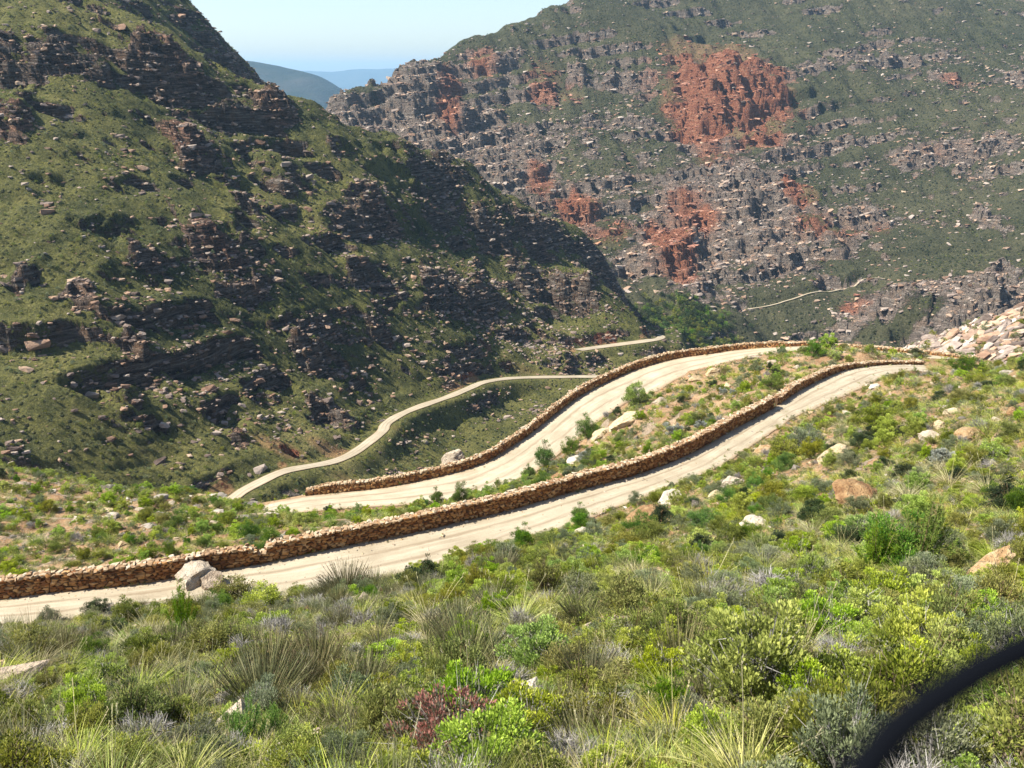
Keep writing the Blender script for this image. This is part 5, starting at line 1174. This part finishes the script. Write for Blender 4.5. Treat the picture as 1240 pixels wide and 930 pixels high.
x1_, y1_, z1_ = verge(r1a, r1b, 260, 1); x2_, y2_, z2_ = verge(r2a, r2b, 240, 2); x = np.r_[x1_, x2_]; y = np.r_[y1_, y2_]; z = np.r_[z1_, z2_]; s_ = rng.uniform(.15, .42, len(x))
scatter("verge_grass", np.stack([x, y, z], 1), rot3(len(x)), np.repeat(s_[:, None], 3, 1), tuft + herb[:2], "weedy tufts along the edges of the gravel roads")
peb = []
for k in range(5): V, Fc = hull_rock(700 + k, 11, (1, .8, .55)); peb.append(mesh_np("pebble", V, Fc, [(MAT_OCH, MAT_PALE, MAT_GREYR)[k % 3]], False))
x, y, z, d = near_random(15000, 2.5, 100); m_ = (d > .05); x, y, z = x[m_], y[m_], z[m_]; s_ = np.exp(rng.normal(-2.5, .55, len(x))) * (1 + y / 60)
scatter("loose_stones", np.stack([x, y, z + s_ * .1], 1), rot3(len(x), .4), np.repeat(s_[:, None], 3, 1), peb, "pebbles and broken stones lying on the orange soil")
def along_edge(a, n, lo, hi):
    k = rng.integers(1, len(a) - 1, n); o_ = unit(r1b[k % len(r1b)] - a[k]); return a[k] + o_ * rng.uniform(lo, hi, n)[:, None] + rng.normal(0, .25, (n, 3)) * [1, .5, 0]
q = np.vstack([along_edge(r1a, 900, .0, .5), r1b[rng.integers(0, len(r1b), 900)] + rng.normal(0, .28, (900, 3)) * [1, 1, 0], r2b[rng.integers(0, len(r2b), 700)] + rng.normal(0, .4, (700, 3)) * [1, 1, 0], (r1a + (r1b - r1a) * .5)[rng.integers(0, len(r1b), 900)] + rng.normal(0, .8, (900, 3)) * [1, 1, 0]])
q[:, 2] = near(q[:, 0], q[:, 1]) + .05; s_ = np.exp(rng.normal(-2.75, .5, len(q)))
scatter("road_gravel", q, rot3(len(q), .4), np.repeat(s_[:, None], 3, 1), peb, "loose gravel and fallen stones along the gravel roads")

# ================================================================== MOUNTAIN ROCKS AND SCRUB
def crag_mat(name, warm, redness=0.0, dark=1.0):
    m, t = new_mat(name); n = N(t); oi = n("ShaderNodeObjectInfo").outputs['Random']
    a = n.noise(n.pos((1, 1, 3)), .6, 5, .7); k = n.math('ADD', n.math('MULTIPLY', a, .6), n.math('MULTIPLY', oi, .4))
    g = n.ramp(k, [(.25, tuple(c * dark for c in (.07, .058, .048))), (.5, tuple(c * dark for c in (.23, .20, .17))), (.75, tuple(c * dark for c in (.44, .40, .34)))])
    o = n.ramp(k, [(.25, (.14, .07, .04)), (.5, (.36, .20, .10)), (.75, (.52, .35, .20))]); r_ = n.ramp(k, [(.25, (.12, .03, .018)), (.5, (.33, .09, .04)), (.75, (.50, .19, .085))])
    c = n.mix(n.math('MULTIPLY', n.step(n.math('FRACT', n.math('MULTIPLY', oi, 5.7)), .55, .6), warm), g, o); c = n.mix(redness, c, r_)
    n.out(c, .95, n.bump(a, .6, .8), .12); return m
MC_G = crag_mat("crag_grey", .45, 0.12, .95); MC_L = crag_mat("crag_left", .4, 0.12, .75); MC_R = crag_mat("crag_red", .5, .6); MC_S = crag_mat("crag_shoulder", .55, .12, 1.25)
def rockset(mat, seed, flat=.5): 
    out = []
    for k in range(7): V, Fc = hull_rock(seed + k, 16, (1, .8, flat)); out.append(mesh_np("crag_block", V, Fc, [mat], False))
    return out
scrub = [simple_bush(1300 + k, 240, .6) for k in range(3)]
scrub_d = [s.mesh("scrub", [G['dark']]) for s in scrub]; scrub_o = [s.mesh("scrub", [G['olive']]) for s in scrub]; scrub_g = [s.mesh("scrub", [G['grey']]) for s in scrub]
def grid_pick(X, Y, Z, w, n):
    nrm = grid_slope(X, Y, Z); P3 = np.stack([X, Y, Z], -1); vd = unit(P3); fac = np.clip(-(vd * nrm).sum(-1), 0.02, 1)      # favour what faces the valley side seen
    dA = np.abs(np.gradient(X, axis=1) * np.gradient(Y, axis=0)); pr = (w * dA * (fac > .03)).ravel(); pr /= pr.sum()
    i = rng.choice(pr.size, n, p=pr); return P3.reshape(-1, 3)[i] + rng.normal(0, .4, (n, 3)) * [1, 1, 0]
def rr3(n, yaw, tilt): return np.stack([rng.normal(0, tilt, n), rng.normal(0, tilt, n), yaw + rng.normal(0, .6, n)], 1)
lroad = sstep(.5, 2.0, np.minimum(LD1, LD2))
wL = (np.clip(LROCK, 0, 1) ** 1.0 * .55 + .02 + .22 * sstep(.1, .4, fbm(LX / 16, LY / 16, 501, 4))) * lroad
wLr = (wL + .35 * lroad * blobs(LX, LY, left0, 115, 480, [(640, 405, 110, 34, 1), (520, 420, 60, 24, .5), (250, 430, 90, 60, .5)])) * (LX > -.7 * LY)
p = grid_pick(LX, LY, LZ, wLr, 24000); n_ = len(p); s_ = np.exp(np.clip(rng.normal(-.55, .50, n_), -1.4, 1.15)); 
scatter("crag_blocks", p + [0, 0, 0.05], rr3(n_, .3, .14), np.stack([s_ * 1.5, s_ * 1.1, s_ * 1.0], 1), rockset(MC_L, 720), "broken grey-brown blocks strewn over the left mountain")
wS = (1 - LROCK * .8) * (.35 + sstep(-.1, .4, fbm(LX / 22, LY / 22, 511, 4)) + .4 * sstep(330, 200, LX + LY + 60)) * lroad
p = grid_pick(LX, LY, LZ, wS, 26000); n_ = len(p); s_ = rng.uniform(.3, .95, n_) * rng.choice([1, 1, 1.5], n_)
scatter("mountain_scrub", p - [0, 0, .05], rot3(n_), np.stack([s_, s_, s_ * rng.uniform(.6, 1.0, n_)], 1), scrub_d[:2] + scrub_o + scrub_g[:2], "dark scrub dotted over the left mountain")
wR = (np.clip(RROCK, 0, 1) + .02 + .06 * sstep(.1, .4, fbm(RX / 40, RY / 40, 521, 4))) * (1 - .97 * sstep(.35, .6, RRED))
p = grid_pick(RX, RY, RZ, wR, 21000); n_ = len(p); s_ = np.exp(np.clip(rng.normal(.10, .55, n_), -1.4, 1.15))
scatter("crag_blocks", p, rr3(n_, .5, .16), np.stack([s_ * 1.6, s_ * 1.1, s_ * .9], 1), rockset(MC_G, 740), "broken grey blocks strewn over the far mountain")
p = grid_pick(RX, RY, RZ, sstep(.35, .7, RRED) * (.3 + RROCK), 1800); n_ = len(p); s_ = np.exp(np.clip(rng.normal(.35, .45, n_), -1.4, 1.15))
scatter("red_crag_blocks", p, rr3(n_, .3, .16), np.stack([s_ * 1.8, s_ * 1.1, s_ * .8], 1), rockset(MC_R, 760), "rust-red blocks of the red cliffs on the far mountain")
p = grid_pick(RX, RY, RZ, (1 - RROCK * .9) * (.25 + sstep(-.1, .4, fbm(RX / 45, RY / 45, 531, 4))), 22000); n_ = len(p); s_ = rng.uniform(.7, 1.9, n_)
scatter("mountain_scrub", p - [0, 0, .1], rot3(n_), np.stack([s_, s_, s_ * .6], 1), scrub_d + scrub_o[:1], "dark scrub dotted over the far mountain")
# thick green bush in the valley bottom
c = P(835, 392, 445); n_ = 900; p = np.stack([rng.normal(c[0], 11, n_), rng.normal(c[1], 12, n_), np.zeros(n_)], 1); p[:, 2] = np.maximum(right(p[:, 0], p[:, 1]), left(p[:, 0], p[:, 1]) - (p[:, 1] > 468) * 999); s_ = rng.uniform(2, 4.5, n_)
scrub_f = [s.mesh("scrub", [G['green']]) for s in scrub]
scatter("valley_thicket", p, rot3(n_), np.stack([s_, s_, s_ * .8], 1), scrub_f[:1] + scrub_d + scrub_o[:1], "dense green thicket on the valley bottom")
# tilted slabs of the shoulder behind the bend
p = grid_pick(SX, SY, SZ, 1 + 0 * SX, 5200); n_ = len(p); s_ = np.exp(np.clip(rng.normal(-.15, .45, n_), -1.4, 1.15))
scatter("shoulder_slabs", p, np.stack([rng.normal(.15, .15, n_), rng.normal(-.45, .15, n_), rng.normal(.1, .35, n_)], 1), np.stack([s_ * 2.0, s_ * 1.0, s_ * .7], 1), rockset(MC_S, 780, .45), "tilted pale slabs of the rocky shoulder behind the bend")
p = grid_pick(SX, SY, SZ, 1 + 0 * SX, 900); n_ = len(p); s_ = rng.uniform(.6, 1.5, n_)
scatter("shoulder_scrub", p, rot3(n_), np.stack([s_, s_, s_ * .8], 1), scrub_o + scrub_g[:1], "olive scrub among the slabs of the rocky shoulder")

# ================================================================== CAMERA STRAP hanging in front of the lens
m, t = new_mat("black_webbing"); n = N(t)
wv = n("ShaderNodeTexWave", {'Scale': 900.0, 'Distortion': 1.0}); n.out(n.mix(wv.outputs['Fac'], (0.0018, 0.0022, 0.0035), (0.0045, 0.0055, 0.008)), .9, None, .03)
line = smooth_poly([P(px, py, .125) * 1.0 for px, py in [(900, 1180), (965, 1050), (1042, 938), (1090, 880), (1150, 835), (1215, 797), (1300, 762), (1450, 720)]], 10)
tg = unit(np.gradient(line, axis=0)); up = np.array([0, SP, CP]); view = np.array([0, CP, -SP]); a = unit(np.cross(tg, view)); b = np.cross(tg, a); nu = 14
th = np.linspace(0, 2 * np.pi, nu, endpoint=False)
V = (line[:, None] + a[:, None] * (np.cos(th) * .0025)[None, :, None] + b[:, None] * (np.sin(th) * .0026)[None, :, None]).reshape(-1, 3)
ii = np.arange(len(line) * nu).reshape(len(line), nu); Fc = np.stack([ii[:-1], np.roll(ii, -1, 1)[:-1], np.roll(ii, -1, 1)[1:], ii[1:]], -1).reshape(-1, 4)
obj("carrying_strap", mesh_np("carrying_strap", V, Fc, [m], True), label="black blurred strap curving through the lower right corner", cat="strap")

# ================================================================== LABELS of the plants and stones not named by hand
LM = [(240, 700, "the tall pale roadside boulder"), (291, 770, "the flat cream slab"), (60, 870, "the left margin's orange soil"), (350, 905, "the half buried smooth stone"), (552, 885, "the red-tipped bush"),
      (610, 815, "the central grey twiggy shrub"), (635, 735, "the arching central tuft"), (415, 700, "the tall dark reed clump"), (512, 695, "the dark round bush by the road"), (715, 800, "the grey-green reeds right of centre"),
      (915, 820, "the broad yellow-green dome"), (1090, 650, "the vivid green shrub pair"), (935, 690, "the pale blue-grey dead shrub"), (914, 632, "the cream boulder with orange underside"), (785, 625, "the large ochre ledge"),
      (1042, 600, "the broad orange rock hump"), (1131, 518, "the bright white boulder"), (1178, 530, "the wide orange-white slab"), (1195, 695, "the long reddish slab"), (1156, 790, "the stone above the black strap"),
      (1180, 880, "the strap's underside"), (1015, 545, "the smooth tan dome"), (1110, 445, "the road bend"), (1225, 445, "the blue-grey boulder at the right"), (760, 505, "the orange outcrop between the roads"),
      (880, 465, "the middle road's upper bank"), (980, 440, "the crest inside the bend"), (830, 525, "the silver-white bush"), (660, 560, "the middle road's green bushes"), (560, 600, "the spiky bush behind the wall"),
      (440, 620, "the middle road's lower end"), (330, 640, "the notch in the near wall"), (200, 605, "the crest of the lower left spur"), (60, 600, "the far left of the spur"), (130, 660, "the left part of the near wall"),
      (720, 900, "the broad dark reeds at the bottom"), (440, 870, "the white-bladed tuft"), (300, 885, "the bright green shrub at the bottom left"), (110, 850, "the two lime bushes at left"), (1140, 745, "the olive bush over the strap"),
      (1225, 645, "the mauve-grey shrub at the right margin"), (700, 700, "the thicket edge below the near road"), (960, 745, "the wide olive-green bush"), (820, 800, "the bright lime bush"), (1130, 590, "the wind-combed straw grass")]
byk = {}
for o, desc, px, py in AUTO:
    d = [((px - a) ** 2 + ((py - b) * 1.3) ** 2, k) for k, (a, b, _) in enumerate(LM)]; k = min(d)[1]; a, b, nm = LM[k]
    rel = ("below" if py - b > 0 else "above") if abs(py - b) * 1.3 > abs(px - a) else ("right of" if px > a else "left of")
    byk.setdefault((desc, rel, nm), []).append((px, py, o))
ORD = ["nearest", "second nearest", "third nearest", "fourth nearest", "fifth nearest", "sixth nearest", "seventh nearest", "eighth nearest"]
for (desc, rel, nm), L_ in byk.items():
    a, b = [(a, b) for a, b, q in LM if q == nm][0]
    L_.sort(key=lambda q: (q[0] - a) ** 2 + (q[1] - b) ** 2)
    for i, (px, py, o) in enumerate(L_):
        if len(L_) == 1: o['label'] = f"{desc} {rel} {nm}"
        else: o['label'] = f"{ORD[min(i, 7)]} {desc} {rel} {nm}"
# the same words may fall twice only past eight; then they share it within their group

# ================================================================== HAZE
m, t = new_mat("air"); n = N(t)
pv = n("ShaderNodeVolumePrincipled", {'Color': (0.44, 0.72, 1.0), 'Density': HAZE, 'Anisotropy': 0.2})
o = n("ShaderNodeOutputMaterial"); t.links.new(pv.outputs[0], o.inputs[1])
x0, x1, y0, y1, z0, z1 = -26000, 26000, -400, 17000, -1100, 170
V = [(x, y, z) for z in (z0, z1) for y in (y0, y1) for x in (x0, x1)]
me = mesh_np("haze", np.array(V), np.array([[0, 2, 3, 1], [4, 5, 7, 6], [0, 1, 5, 4], [2, 6, 7, 3], [0, 4, 6, 2], [1, 3, 7, 5]]), [m])
obj("haze", me, kind='stuff', label="thin blue air haze filling the valley")
